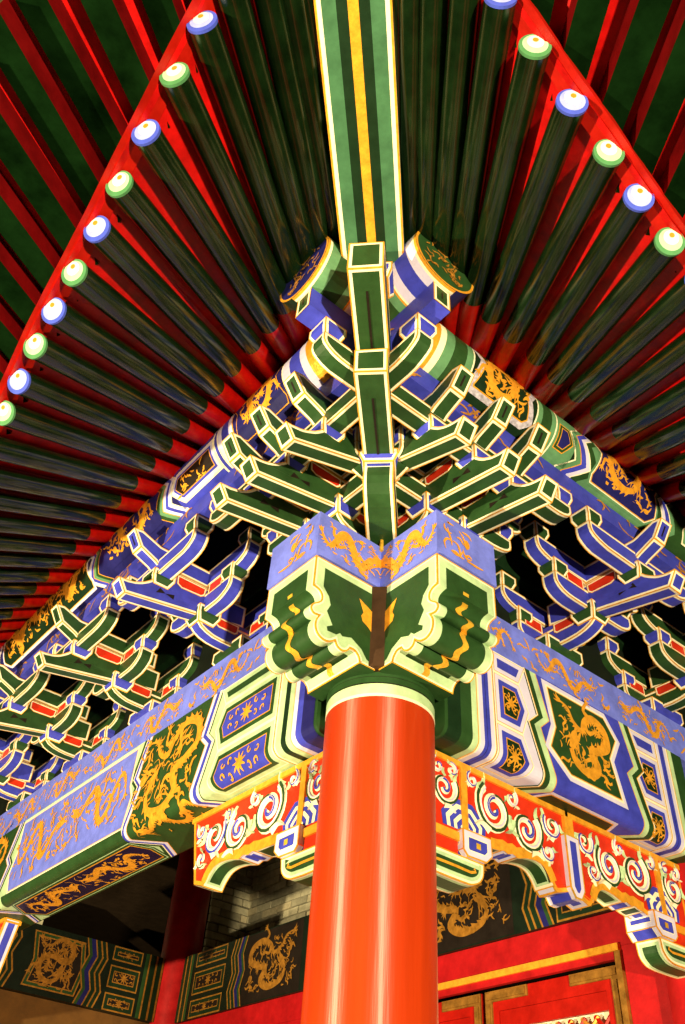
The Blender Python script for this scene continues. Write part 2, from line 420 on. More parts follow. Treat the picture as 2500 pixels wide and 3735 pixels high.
def squiggles(mb, S, t0, t1, s0, s1, n, off, mt='gold', seed=1, ln=.10, wd=.012):
    rnd = random.Random(seed); ly = Layer(off)
    for _ in range(n):
        x, y = rnd.uniform(t0, t1), rnd.uniform(s0, s1); a = rnd.choice((.5, -.5, 2.4, .2)); d = ln * rnd.uniform(.5, 1)
        P = []
        for k in range(4):
            P.append((x, min(s1, max(s0, y)))); a += rnd.uniform(-1.1, 1.1); x += math.cos(a) * d * .35; y += math.sin(a) * d * .35
        ribbon(mb, S, crom(P, 3), lambda z: wd * math.sin(.3 + 2.6 * z), mt, ly())
# ================================================================== SETTING
mb = MB(); mb.face([(-150, -150, 0), (150, -150, 0), (150, 150, 0), (-150, 150, 0)], 'paving'); g = mb.build('ground'); g['kind'] = 'structure'; g['label'] = 'grey stone paving in front of the hall'
BAY = 2.45; LBAY = 5.6
PB, PT = 4.105, 4.36           # plate beam bottom and top
# ------------------------------------------------------------------ floodlights standing on the paving (night illumination from below)
def floodlight(loc, aim, power, col, size, label):
    t = thing('floodlight', label, 'floodlight', (loc[0], loc[1], 0), 'floodlights on the paving')
    d = (Vector(aim) - Vector(loc)).normalized()
    b = MB(); x = d.orthogonal().normalized(); y = d.cross(x); c = Vector(loc) - d * .12
    for (a0, a1, s0, s1) in ((-.10, .0, .10, .17), (.0, .02, .17, .17)):
        P = [[c + d * a + x * i * s + y * j * s for i, j in ((-1, -1), (1, -1), (1, 1), (-1, 1))] for a, s in ((a0, s0), (a1, s1))]
        for k in range(4): b.face([P[0][k], P[0][(k + 1) % 4], P[1][(k + 1) % 4], P[1][k]], 'lamp_black')
    b.face([c - d * .10 + x * i * .1 + y * j * .1 for i, j in ((-1, -1), (-1, 1), (1, 1), (1, -1))], 'lamp_black')
    b.build('housing', t)
    b = MB(); boxm(b, (loc[0] - .12, loc[1] - .12, 0), (loc[0] + .12, loc[1] + .12, .03), 'lamp_black'); tube(b, (loc[0], loc[1], .02), tuple(c - d * .08), .02, .02, 'lamp_black', 8); b.build('stand', t)
    l = bpy.data.lights.new('floodlight_lamp', 'SPOT'); l.energy = power; l.color = col; l.spot_size = rad(size); l.spot_blend = .5; l.shadow_soft_size = .10
    o = bpy.data.objects.new('floodlight_lamp', l); COL.objects.link(o); o.location = loc; o.rotation_euler = d.to_track_quat('-Z', 'Y').to_euler()
floodlight((-3.2, -7.4, .45), (-.1, -.1, 4.2), 6300, (1, .81, .48), 95, 'black floodlight on the paving right of the viewer')
floodlight((-7.5, 1.4, .45), (-.2, .7, 4.2), 6000, (1, .80, .46), 118, 'black floodlight on the paving left of the viewer')
# ------------------------------------------------------------------ corner column
def column(name, x, y, r, ztop, m_, label, neck=True, group=None):
    t = thing(name, label, 'column', (x, y, 0), group)
    b = MB(); seg = 56
    def ring(z, rr): return [(x + rr * math.cos(2 * math.pi * i / seg), y + rr * math.sin(2 * math.pi * i / seg), z) for i in range(seg)]
    def lathe(b, prof, mt):
        for (r0, z0), (r1, z1) in zip(prof, prof[1:]):
            A, B = ring(z0, r0), ring(z1, r1)
            for i in range(seg): b.face([A[i], A[(i + 1) % seg], B[(i + 1) % seg], B[i]], mt)
    zs = ztop - .125 if neck else ztop
    lathe(b, [(r * 1.01, 0), (r, .5), (r, zs)], m_); b.build('shaft', t, True)
    if neck:
        for nm, z0, z1, mt, e in (('neck_line', zs, zs + .014, 'cream', .0015), ('neck_band', zs + .014, zs + .062, 'green_pale', .001), ('neck_line', zs + .062, zs + .068, 'black', .0005), ('neck_collar', zs + .068, zs + .096, 'green', .003), ('neck_line', zs + .096, zs + .099, 'black', .001), ('neck_collar', zs + .099, ztop, 'green', .002)):
            b = MB(); lathe(b, [(r, z0), (r + e, z0 + .0005), (r + e, z1)], mt); b.build(nm, t, True)
    return t
column('corner_column', 0, 0, .25, 3.66, 'column_lacquer', 'glossy orange-red round column under the roof corner, in front of everything')
column('hall_column', BAY - .02, 0, .25, 3.66, 'column_red', 'red round column at the far end of the short carved bracket span', True)
column('hall_column', 2.36, 5.77, .20, 5.2, 'column_red', 'dark red column far inside the porch between the two gilt dragon tie beams', False)
column('eave_column', 0, LBAY, .25, 3.66, 'column_red', 'red round eave column at the far end of the long front beam', True)

# ------------------------------------------------------------------ painted eave beams with scalloped heads
HW = .205; BZ0, BZ1 = 3.50, PB - .002
ZIG = [(0, 0), (.25, .075), (.315, 0), (.55, .08), (.632, .10), (.80, -.03), (.95, .10)]
def zig(s):
    for (a, x), (b, y) in zip(ZIG, ZIG[1:]):
        if s <= b: return x + (y - x) * (s - a) / (b - a)
    return ZIG[-1][1]
def zband(b, S, t0, t1, mt, off, s0=0., s1=None, k0=1, k1=1):
    s1 = s1 or S.S
    ss = sorted({s0, s1} | {s for s, _ in ZIG if s0 < s < s1})
    for a, c in zip(ss, ss[1:]): paint(b, S, [(t0 + zig(a) * k0, a), (t1 + zig(a) * k1, a), (t1 + zig(c) * k1, c), (t0 + zig(c) * k0, c)], mt, off)
def vband(b, S, t0, t1, mt, off, s0=0., s1=None): paint(b, S, [(t0, s0), (t1, s0), (t1, s1 or S.S), (t0, s1 or S.S)], mt, off)
def bands(par, S, seq, off, fn=vband, **k):
    for t0, t1, mt in seq:
        b = MB(); fn(b, S, t0, t1, mt, off, **k); b.build('painted_band', par)
def beam(F, length, sgn, label):
    t = thing('eave_beam', label, 'beam', tuple(F(length / 2, 0, BZ0)))
    r = .052; S = BeamS(F, HW, BZ0, BZ1, r)
    b = MB(); pr = [(-HW, BZ1), (-HW, BZ0 + r)] + [(-HW + r - r * math.cos(a), BZ0 + r - r * math.sin(a)) for a in [rad(q) for q in range(15, 91, 15)]] + [(HW - r + r * math.sin(a), BZ0 + r - r * math.cos(a)) for a in [rad(q) for q in range(0, 91, 15)]] + [(HW, BZ1)]
    P0 = [F(.215, u, z) for u, z in pr]; P1 = [F(length - .02, u, z) for u, z in pr]; n = len(pr)
    for i in range(n): b.face([P0[i], P0[(i + 1) % n], P1[(i + 1) % n], P1[i]], 'green')
    b.face(P0[::-1], 'green'); b.face(P1, 'green')
    b.build('timber', t, True); return t, S
def hexrow(t_, b_, bf_, S, ta, tb, s0, s1, cols, left=True, off=.003, wflip=1):
    c = (s0 + s1) / 2; pt = .062; b = MB(); bf = MB()
    if left: poly = [(ta, s0), (tb - pt, s0), (tb, c), (tb - pt, s1), (ta, s1)]
    else: poly = [(tb, s0), (tb, s1), (ta + pt, s1), (ta, c), (ta + pt, s0)]
    if s0 <= 0: poly = [(p[0], max(0.001, p[1])) for p in poly]
    if area2(poly) < 0: poly = poly[::-1]
    nest(b, S, poly, cols, off)
    d = cols[-1][0]
    if s0 > 0: flower(bf, S, (ta + tb) / 2 - (.012 if left else -.012), c, (tb - ta - 2 * d) * .86, (s1 - s0 - 2 * d) * .95, off + .005, 'gold')
    o = b.build('cartouche', t_); q = bf.build('gilt_flower', o)
    if q: q['kind'] = 'stuff'
# --- right beam (short span)
RB, RS = beam(WR, BAY - .22, 1, 'short painted beam right of the column with a gold dragon on dark green')
b = MB(); bf = MB()
E_ = [(.235, .32, 'green_dark'), (.32, .395, 'green'), (.395, .432, 'green_pale'), (.432, .438, 'gold'), (.438, .448, 'cream'), (.448, .476, 'lavender'), (.476, .496, 'blue'), (.496, .499, 'black'), (.499, .522, 'blue'), (.522, .548, 'lavender'), (.548, .554, 'cream'), (.554, .560, 'gold')]
bands(RB, RS, E_, .002)
CT = 1.25
bands(RB, RS, [(2 * CT - t1, 2 * CT - t0, mt) for t0, t1, mt in E_ if t0 > .33], .002)

b = MB()
zband(b, RS, .562, .80, 'lavender', .0015, k0=0); zband(b, RS, 1.70, 2 * CT - .562, 'lavender', .0015, k1=0)
HC = [(0, 'cream'), (.007, 'gold'), (.010, 'lavender'), (.034, 'blue'), (.062, 'gold'), (.068, 'green_dark')]
for k, (s0, s1) in enumerate(((-.16, .125), (.125, .41), (.41, .70))):
    hexrow(RB, b, bf, RS, .563, .80 + .02, s0, s1, HC, True); hexrow(RB, b, bf, RS, 1.675, 2 * CT - .563, s0, s1, HC, False)
b.build('cartouche_field', RB)
b = MB()
Zq = [(.800, .807, 'cream'), (.807, .812, 'gold'), (.812, .848, 'green'), (.848, .893, 'green_pale'), (.893, .899, 'gold'), (.899, 1.60, 'blue'), (1.60, 1.606, 'gold'), (1.606, 1.645, 'green_pale'), (1.645, 1.685, 'green'), (1.685, 1.692, 'gold'), (1.692, 1.70, 'cream')]
bands(RB, RS, Zq, .0075, zband)
b = MB(); Zf = lambda z: BZ1 - z
pn = [(.985, Zf(4.055)), (1.022, Zf(3.835)), (.965, Zf(3.71)), (1.10, Zf(3.605)), (1.505, Zf(3.605)), (1.452, Zf(3.82)), (1.53, Zf(3.95)), (1.45, Zf(4.055))]
if area2(pn) < 0: pn = pn[::-1]
nest(b, RS, pn, [(-.040, 'lavender'), (-.017, 'cream'), (-.006, 'gold'), (0, 'green')], .009)
sp = RS.face + RS.arc
nest(b, RS, [(1.02, sp + .02), (1.50, sp + .02), (1.55, sp + .12), (1.50, sp + .22), (1.02, sp + .22), (.98, sp + .12)], [(-.03, 'lavender'), (-.012, 'gold'), (-.004, 'green_dark')], .009)
b.build('dragon_panel', RB)
b = MB(); dragon(b, RS, 1.035, Zf(4.035), .44, .41, .0125, seed=3, style='coil', clouds=16, bw=1.1); squiggles(b, RS, 1.03, 1.46, .07, .47, 26, .0116, 'gold', 92, .06, .010); b.build('gilt_dragon', RB)
# --- left beam (long span)
LB, LS = beam(WL, LBAY - .22, 1, 'long painted beam left of the column with a blue panel of gold dragons')
b = MB(); bf = MB()
bands(LB, LS, [(.235, .33, 'blue_dark'), (.33, .375, 'blue'), (.375, .408, 'lavender'), (.408, .414, 'gold'), (.414, .452, 'green_pale'), (.452, .492, 'green_dark'), (.492, .536, 'green_pale'), (.536, .548, 'cream'), (.548, .554, 'gold')], .002)

b = MB(); zband(b, LS, .556, 1.14, 'green_pale', .0015, k0=0)
HG = [(0, 'cream'), (.010, 'green_pale'), (.036, 'green'), (.062, 'gold'), (.068, 'blue')]
for s0, s1 in ((-.17, .115), (.115, .40), (.40, .69)): hexrow(LB, b, bf, LS, .557, 1.155, s0, s1, HG, True)
b.build('cartouche_field', LB)
b = MB()
bands(LB, LS, [(1.14, 1.165, 'cream'), (1.165, 1.20, 'blue'), (1.20, 1.23, 'lavender'), (1.23, 1.237, 'gold'), (1.237, 1.93, 'green'), (1.93, 1.937, 'gold'), (1.937, 1.965, 'lavender'), (1.965, 1.99, 'blue'), (1.99, 2.0, 'cream'), (2.0, 2.03, 'green'), (2.03, 3.86, 'green_pale'), (3.86, 3.89, 'green'), (3.89, 3.90, 'cream'), (3.90, 3.925, 'blue'), (3.925, 3.955, 'lavender'), (3.955, 3.962, 'gold'), (3.962, 4.66, 'green'), (4.66, 4.70, 'lavender'), (4.70, 4.74, 'blue'), (4.74, 4.99, 'green_pale')], .0075, zband)
b = MB()
pl = [(2.11, Zf(4.07)), (2.105, Zf(3.82)), (2.055, Zf(3.74)), (2.085, Zf(3.56)), (3.76, Zf(3.56)), (3.84, Zf(3.70)), (3.80, Zf(3.85)), (3.84, Zf(4.07))]
if area2(pl) < 0: pl = pl[::-1]
nest(b, LS, pl, [(-.022, 'cream'), (-.004, 'gold'), (0, 'blue_plate')], .009)
vband(b, LS, 2.08, 3.87, 'green', .0092, LS.face + .005, LS.face + LS.arc + .01)
sp = LS.face + LS.arc
nest(b, LS, [(2.10, sp + .015), (3.78, sp + .015), (3.90, sp + .15), (3.78, sp + .285), (2.10, sp + .285), (2.05, sp + .15)], [(-.02, 'green'), (-.007, 'green_pale'), (0, 'green'), (.016, 'gold'), (.024, 'soffit_blue')], .0095)
b.build('dragon_panel', LB)
b = MB(); dragon(b, LS, 1.98, .03, -.70, .58, .0115, 'gold', seed=5, style='coil', clouds=18, bw=.8); squiggles(b, LS, 1.34, 1.98, .05, .52, 85, .0105, 'gold', 78, .09, .012); dragon(b, LS, 1.30, .54, .66, .20, .0115, 'gold', seed=8, style='long', clouds=5)
dragon(b, LS, 4.72, .03, -.70, .56, .0115, 'gold', seed=6, style='coil', clouds=12, bw=.7); b.build('gilt_dragon', LB)
b = MB(); dragon(b, LS, 2.14, .05, .84, .44, .0125, 'gold', seed=2, style='long', clouds=26, bw=.62); squiggles(b, LS, 2.14, 3.78, .06, .48, 70, .0115, 'gold', 77, .09, .011); dragon(b, LS, 3.80, .05, -.84, .44, .0125, 'gold', seed=5, style='long', clouds=26, bw=.62); b.build('gilt_dragon', LB)
b = MB(); dragon(b, LS, 2.17, sp + .05, .78, .20, .0145, 'gold', seed=12, clouds=8, bw=1.25); dragon(b, LS, 3.74, sp + .05, -.78, .20, .0145, 'gold', seed=14, clouds=14, bw=1.25); squiggles(b, LS, 2.14, 3.72, sp + .05, sp + .25, 70, .0135, 'gold', 79, .07, .014); b.build('gilt_dragon', LB)
# --- scalloped beam heads crossing at the column
HP = [(.20, 3.646), (.288, 3.647)] + crom([(.288, 3.647), (.296, 3.675), (.318, 3.697), (.346, 3.698)], 3)[1:] + crom([(.346, 3.698), (.362, 3.675), (.392, 3.664), (.420, 3.675), (.432, 3.697)], 3)[1:] + crom([(.432, 3.697), (.462, 3.676), (.500, 3.672), (.532, 3.690), (.546, 3.722), (.544, 3.757), (.532, 3.782)], 3)[1:] + crom([(.532, 3.782), (.560, 3.780), (.578, 3.800), (.570, 3.828), (.542, 3.850)], 3)[1:] + crom([(.542, 3.850), (.526, 3.870), (.526, 3.898), (.545, 3.918), (.578, 3.925)], 3)[1:] + [(.578, PB - .006), (.20, PB - .006)]
HR = ((.007, 'gold'), (.008, 'cream'), (.040, 'green_pale'))
INN = [(.20, PB - .055), (.523, PB - .055), (.523, 3.945), (.487, 3.905), (.474, 3.865), (.492, 3.825), (.47, 3.79), (.455, 3.765), (.485, 3.745), (.48, 3.725), (.43, 3.728), (.41, 3.745), (.395, 3.735), (.345, 3.752), (.285, 3.72), (.252, 3.68), (.225, 3.672), (.20, 3.672)]
def head(parent, F2, dz):
    hw = .188
    b = MB(); F = lambda a, w, v: F2(-a, w, v + dz)
    n = len(HP)
    for w, rev in ((-hw, False), (hw, True)):
        P = [F(a, w, v) for a, v in HP]
        ring_face(b, P if not rev else P[::-1], 'green_pale', ((.007, 'gold'), (.008, 'cream')))
    body = HP[1:-1]
    strip(b, F, body, -hw, hw, 'green', HR, ends=True)
    for e in ((HP[-2], HP[-1]), (HP[0], HP[1])): strip(b, F, [e[0], e[1]], -hw, hw, 'green', (), False)
    h = b.build('beam_head', parent, True)
    b = MB()
    for w, s in ((hw + .002, 1), (-hw - .002, -1)): b.face([F(a, w, v) for a, v in INN], 'green')
    b.build('green_field', h)
    b = MB()                                                          # gilded ribbon down the middle of the scallops
    pts = [p for p in body if p[1] < 3.99][2:]
    pts = pts[:-1] + [(.578, 3.96)]
    nn = [(math.hypot(p[0] - .35, p[1] - 3.9), p) for p in pts]
    off = [(p[0] + (p[0] - .36) / d * .004, p[1] + (p[1] - 3.88) / d * .004) for d, p in nn]
    wav = [.012 * math.sin(i * .9) for i in range(len(off))]
    for i in range(len(off) - 1):
        (a0, v0), (a1, v1) = off[i], off[i + 1]
        b.face([F(a0, -.018 + wav[i], v0), F(a1, -.018 + wav[i + 1], v1), F(a1, .018 + wav[i + 1], v1), F(a0, .018 + wav[i], v0)], 'gold_bright')
    b.build('gilt_ribbon', h, True)
    lf = [(.235, 3.775), (.25, 3.83), (.272, 3.85), (.308, 3.868), (.318, 3.895), (.306, 3.918), (.335, 3.985), (.275, 3.958), (.235, 3.935)]
    b = MB()
    for w in (hw + .004, -hw - .004): b.face([F(a - .02, w, v) for a, v in lf], 'gold')
    b.build('gilt_leaf', h)
b = MB(); boxm(b, (.24, -.036, 3.655), (.302, .036, PB - .01), 'slot_brown', Dg); o = b.build('corner_post'); tag(o, 'dark brown upright post in the slot between the two scalloped beam heads', 'post')
head(RB, lambda t, w, z: (t, w, z), 0); head(LB, lambda t, w, z: (w, t, z), .002)
# ------------------------------------------------------------------ plate beams (blue with gold dragons)
def plate(F, length, dz, label):
    t = thing('plate_beam', label, 'beam', tuple(F(1, 0, PB)))
    b = MB(); boxm(b, (-.586, -.196, PB + dz), (length, .196, PT - dz), 'blue_plate', F); b.build('timber', t)
    S = FlatS(lambda t_, q, off: F(t_, .196 + off, PT - q)); H_ = PT - PB
    b = MB(); dragon(b, S, -.57, .02, .42, H_ - .04, .002, 'gold', seed=21, clouds=14, bw=1.15); squiggles(b, S, -.55, -.22, .03, H_ - .04, 16, .0012, 'gold', 91, .06, .009)
    if True:
        x = .25; k = 0
        while x < length - .6:
            dragon(b, S, x, .03, .50, H_ - .05, .002, 'gold', seed=30 + k, clouds=12, bw=.85, flip=1 if k % 2 else -1); squiggles(b, S, x + .02, x + .5, .03, H_ - .04, 16, .0012, 'gold', 90 + k, .06, .009); squiggles(b, S, x + .52, x + .66, .04, H_ - .04, 6, .002, seed=k, ln=.09, wd=.014); x += .70; k += 1
    b.build('gilt_dragon', t)
    S2 = FlatS(lambda t_, q, off: F(-.586 - off, t_, PT - q)); b = MB(); squiggles(b, S2, -.12, .12, .04, .21, 13, .002, 'gold', 5, .11, .014); paint(b, S2, disc(0, .11, .02, 10, .028), 'gold', .003); b.build('gilt_cloud', t)
    return t
plate(WR, BAY + 1.6, 0, 'blue plate beam with gold dragons on top of the short right beam')
plate(WL, LBAY, .002, 'blue plate beam with gold dragons on top of the long left beam')
b = MB(); tube(b, (-.2, -.2, 4.33), (-.2, -.2, 4.40), .012, .010, 'gold_bright', 10); o = b.build('corner_pin', None, True); tag(o, 'small gilded pin where the two blue plate beams meet', 'pin')

# ------------------------------------------------------------------ bracket sets
def gong_prof(L0, L1, z0, z1, c=.15, left=True, right=True):
    h = z1 - z0; P = []
    if left: P += [(L0 + c * (1 - math.sin(a)), z0 + h * .62 * (1 - math.cos(a))) for a in [rad(q) for q in (90, 72, 54, 36, 18, 0)]]
    else: P += [(L0, z1), (L0, z0)]
    if right: P += [(L1 - c * (1 - math.sin(a)), z0 + h * .62 * (1 - math.cos(a))) for a in [rad(q) for q in (0, 18, 36, 54, 72, 90)]] + [(L1, z1)]
    else: P += [(L1, z0), (L1, z1)]
    if left: P += [(L0, z1)]
    return P
AW = .05
def cross_arm(par, F, u, tc, half, z0, z1, col, dcol, name='cross_arm', blocks=True, bz=None, left=True, right=True, L0=None, L1=None, bh=.10):
    a = L0 if L0 is not None else tc - half; c = L1 if L1 is not None else tc + half
    b = MB(); extrude(b, gong_prof(a, c, z0, z1, .15, left, right), lambda t, w, v: F(t, u + w, v), -AW, AW, col); b.build(name, par)
    if blocks:
        for e, ok in ((a + .05, left), (c - .05, right)):
            if ok:
                b = MB(); block(b, F, e, u, z1 - .012, z1 - .012 + bh, .125, .125, dcol, .022); b.build('bearing_block', par)
def ang_prof(ui): return [(ui, 4.775), (ui, 4.625), (.905, 4.482), (.960, 4.568)] + crom([(.960, 4.568), (.90, 4.574), (.84, 4.594), (.785, 4.632), (.735, 4.688)], 3)[1:] + [(.64, 4.70), (.625, 4.775)]
def slant(par, F, t, ui, col, red=True, dz=0):
    b = MB(); extrude(b, [(a, v + dz) for a, v in ang_prof(ui)], lambda u, w, v: F(t + w, u, v), -AW, AW, col); o = b.build('slanting_beak', par)
    if red:
        for s in (-1, 1):
            b = MB(); P = [(.40, 4.772), (.405, 4.715), (.43, 4.695), (.57, 4.688), (.605, 4.705), (.612, 4.772)]
            ring_face(b, [F(t + s * (AW + .003), u, v + dz) for u, v in P], 'red_panel', ((.004, 'gold'), (.007, 'cream'))); b.build('red_lozenge', o)
        b = MB()
        for s in (-1, 1):
            for tri in ([(.66, 4.60), (.60, 4.585), (.60, 4.62)], [(.66, 4.60), (.72, 4.58), (.70, 4.622)]): b.face([F(t + s * (AW + .002), u, v + dz) for u, v in tri], 'black')
        b.build('dark_mark', o)
def nose(par, F, t, ui, col, dz=0):
    P = [(ui, 4.785), (.70, 4.785), (.735, 4.765), (.775, 4.790), (.885, 4.836), (.958, 4.945), (.90, 4.955), (.76, 4.906), (ui, 4.906)]
    b = MB(); extrude(b, [(a, v + dz) for a, v in P], lambda u, w, v: F(t + w, u, v), -AW, AW, col, ang=18); o = b.build('nose_beam', par)
    b = MB(); b.face([F(t - .006, .905, 4.868 + dz - .004), F(t + .006, .905, 4.868 + dz - .004), F(t + .006, .94, 4.921 + dz - .004), F(t - .006, .94, 4.921 + dz - .004)], 'black'); b.build('dark_mark', o)
def out_arm(par, F, t, col, u0=-.1, u1=.42, z0=4.468, z1=4.60):
    for s in (-1, 1):
        b = MB(); ring_face(b, [F(t + s * (AW + .003), u, v) for u, v in ((.13, 4.622), (.13, 4.565), (.15, 4.548), (.27, 4.548), (.30, 4.565), (.30, 4.622))], 'red_panel', ((.004, 'gold'), (.007, 'cream'))); b.build('red_lozenge', par)
    b = MB(); boxm(b, (t - AW, .05, z1 - .004), (t + AW, .33, 4.626), col, F); b.build('packing_piece', par)
    b = MB(); extrude(b, gong_prof(u0, u1, z0, z1, .19, False, True), lambda u, w, v: F(t + w, u, v), -AW, AW, col); b.build('projecting_arm', par)
def blk(par, F, t, u, z0, z1, w, col, tap=.025):
    b = MB(); block(b, F, t, u, z0, z1, w, w, col, tap); b.build('bearing_block', par)
def bracket_set(F, tc, col, dcol, label, group='bracket sets between the columns'):
    T = thing('bracket_set', label, 'bracket', tuple(F(tc, 0, PT)), group)
    b = MB(); block(b, F, tc, 0, PT + .001, 4.50, .32, .32, dcol, .045); b.build('base_block', T)
    out_arm(T, F, tc, col); cross_arm(T, F, .0, tc, .26, 4.472, 4.603, col, dcol, bh=.10)
    for s in (-1, 1):                                                 # red gap plates along the wall line
        b = MB(); ring_face(b, [F(tc + s * .055, .054, 4.585), F(tc + s * .215, .054, 4.585), F(tc + s * .215, .054, 4.668), F(tc + s * .055, .054, 4.668)], 'red_panel', ((.004, 'gold'), (.006, 'cream'))); b.build('red_lozenge', T)
        b = MB(); ring_face(b, [F(tc + s * .09, .4085, 4.70), F(tc + s * .245, .4085, 4.70), F(tc + s * .245, .4085, 4.785), F(tc + s * .09, .4085, 4.785)], 'red_panel', ((.004, 'gold'), (.006, 'cream'))); b.build('red_lozenge', T)
    blk(T, F, tc, .36, 4.525, 4.635, .16, dcol)
    cross_arm(T, F, 0, tc, .385, 4.668, 4.80, col, dcol); cross_arm(T, F, .355, tc, .345, 4.592, 4.722, col, dcol); cross_arm(T, F, .353, tc, .475, 4.788, 4.92, col, dcol)
    slant(T, F, tc, .10, col); blk(T, F, tc, .70, 4.632, 4.732, .15, dcol)
    cross_arm(T, F, .70, tc, .455, 4.69, 4.812, col, dcol, bh=.108); nose(T, F, tc, .15, col)
    return T
bracket_set(WL, 1.28, 'blue', 'green', 'blue bracket set with green blocks on the left plate beam, next to the corner cluster')
bracket_set(WL, 2.36, 'green', 'blue', 'green bracket set with blue blocks on the left plate beam, second from the corner cluster')
bracket_set(WL, 3.41, 'green', 'blue', 'green bracket set with blue blocks on the left plate beam, third from the corner cluster')
bracket_set(WL, 4.47, 'blue', 'green', 'blue bracket set with green blocks cut by the left edge of the view')
bracket_set(WR, 1.27, 'blue', 'green', 'blue bracket set with green blocks on the right plate beam, next to the corner cluster')
bracket_set(WR, 2.27, 'green', 'blue', 'green bracket set with blue blocks cut by the right edge of the view')
# --- the corner cluster
CC = thing('corner_bracket_set', 'large green bracket cluster fanning out at the roof corner above the column', 'bracket', (0, 0, PT))
b = MB(); boxm(b, (-.19, -.19, PT + .001), (.19, .19, 4.47), 'green_dark'); b.build('base_block', CC)
for F, e in ((WL, 0), (WR, .0025)):
    for k, tp in enumerate((-.335, -.04, .225)):
        slant(CC, F, tp, (.47, .12, .12)[k], 'green', k > 0, dz=e + .001 * k); nose(CC, F, tp, (.40, .2, .2)[k], 'green', dz=e + .001 * k)
        blk(CC, F, tp, .70, 4.636 + e, 4.735, .135, 'blue')
        if k: out_arm(CC, F, tp, 'green', .0, .41, 4.462 + e, 4.598)
        if k: blk(CC, F, tp, .36, 4.535 + e, 4.64, .155, 'blue')
        b = MB(); ring_face(b, [F(tp + AW + .003, .20, 4.53), F(tp + AW + .003, .34, 4.53), F(tp + AW + .003, .34, 4.58), F(tp + AW + .003, .20, 4.58)], 'red_panel', ((.004, 'gold'), (.006, 'cream'))); b.build('red_lozenge', CC)
    cross_arm(CC, F, .70, 0, 0, 4.69 + e, 4.812, 'green', 'blue', L0=-1.045, L1=.66, bh=.105)
    cross_arm(CC, F, .355, 0, 0, 4.592 + e, 4.722, 'green', 'blue', L0=-.56, L1=.56, blocks=True)
    cross_arm(CC, F, .353, 0, 0, 4.788 + e, 4.90, 'green', 'blue', L0=-.36, L1=.66, blocks=True, left=False)
    cross_arm(CC, F, 0, 0, 0, 4.47 + e, 4.60, 'green', 'blue', L0=.0, L1=.44, left=False)
    cross_arm(CC, F, 0, 0, 0, 4.668 + e, 4.80, 'green', 'blue', L0=.0, L1=.56, left=False)
DW = .076
def diag(prof, col='green', name='diagonal_arm', w=DW, ang=35, mark=None):
    b = MB(); extrude(b, prof, lambda d, w_, z: Dg(d, w_, z), -w, w, col, rings=((.0065, 'gold'), (.0125, 'cream')), ang=ang); o = b.build(name, CC)
    if mark:
        (d0, z0), (d1, z1) = mark; b = MB(); b.face([Dg(d0, -.005, z0), Dg(d0, .005, z0), Dg(d1, .005, z1), Dg(d1, -.005, z1)], 'black'); b.build('dark_line', o)
diag(gong_prof(.0, .625, 4.40, 4.60, .30, False, True))
b = MB(); block(b, Dg, .585, 0, 4.585, 4.655, .19, .19, 'blue', .02, ((.006, 'gold'), (.010, 'cream'))); b.build('bearing_block', CC)
diag([(.40, 4.635), (1.206, 4.584), (1.215, 4.735), (1.12, 4.745), (.40, 4.78)], mark=((.62, 4.618), (1.05, 4.590)))
b = MB(); block(b, Dg, 1.0, 0, 4.70, 4.785, .15, .19, 'blue', .02, ((.006, 'gold'), (.010, 'cream'))); b.build('bearing_block', CC)
diag([(.60, 4.790), (1.612, 4.762), (1.622, 4.945), (1.52, 4.955), (.60, 4.95)], mark=((1.08, 4.773), (1.50, 4.761)))
b = MB(); block(b, Dg, 1.40, 0, 4.93, 5.03, .15, .20, 'blue', .02, ((.006, 'gold'), (.010, 'cream'))); b.build('bearing_block', CC)
diag([(.70, 5.0), (1.46, 5.0), (1.46, 5.14), (.70, 5.14)], 'red_panel', 'diagonal_packing', .06)
# --- boards behind the bracket sets, recess shade painted in as near-black colour
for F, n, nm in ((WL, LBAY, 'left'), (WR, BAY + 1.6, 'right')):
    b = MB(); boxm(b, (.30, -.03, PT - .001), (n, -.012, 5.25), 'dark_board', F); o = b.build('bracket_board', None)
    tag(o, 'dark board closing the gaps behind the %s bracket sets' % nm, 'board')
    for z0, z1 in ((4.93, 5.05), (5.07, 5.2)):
        b = MB(); boxm(b, (.2, -.04, z0), (n, .045, z1), 'green_dark', F); o = b.build('wall_tie', None); tag(o, 'dark green tie timber %s above the %s bracket sets' % ('low' if z0 < 5 else 'high', nm), 'beam')

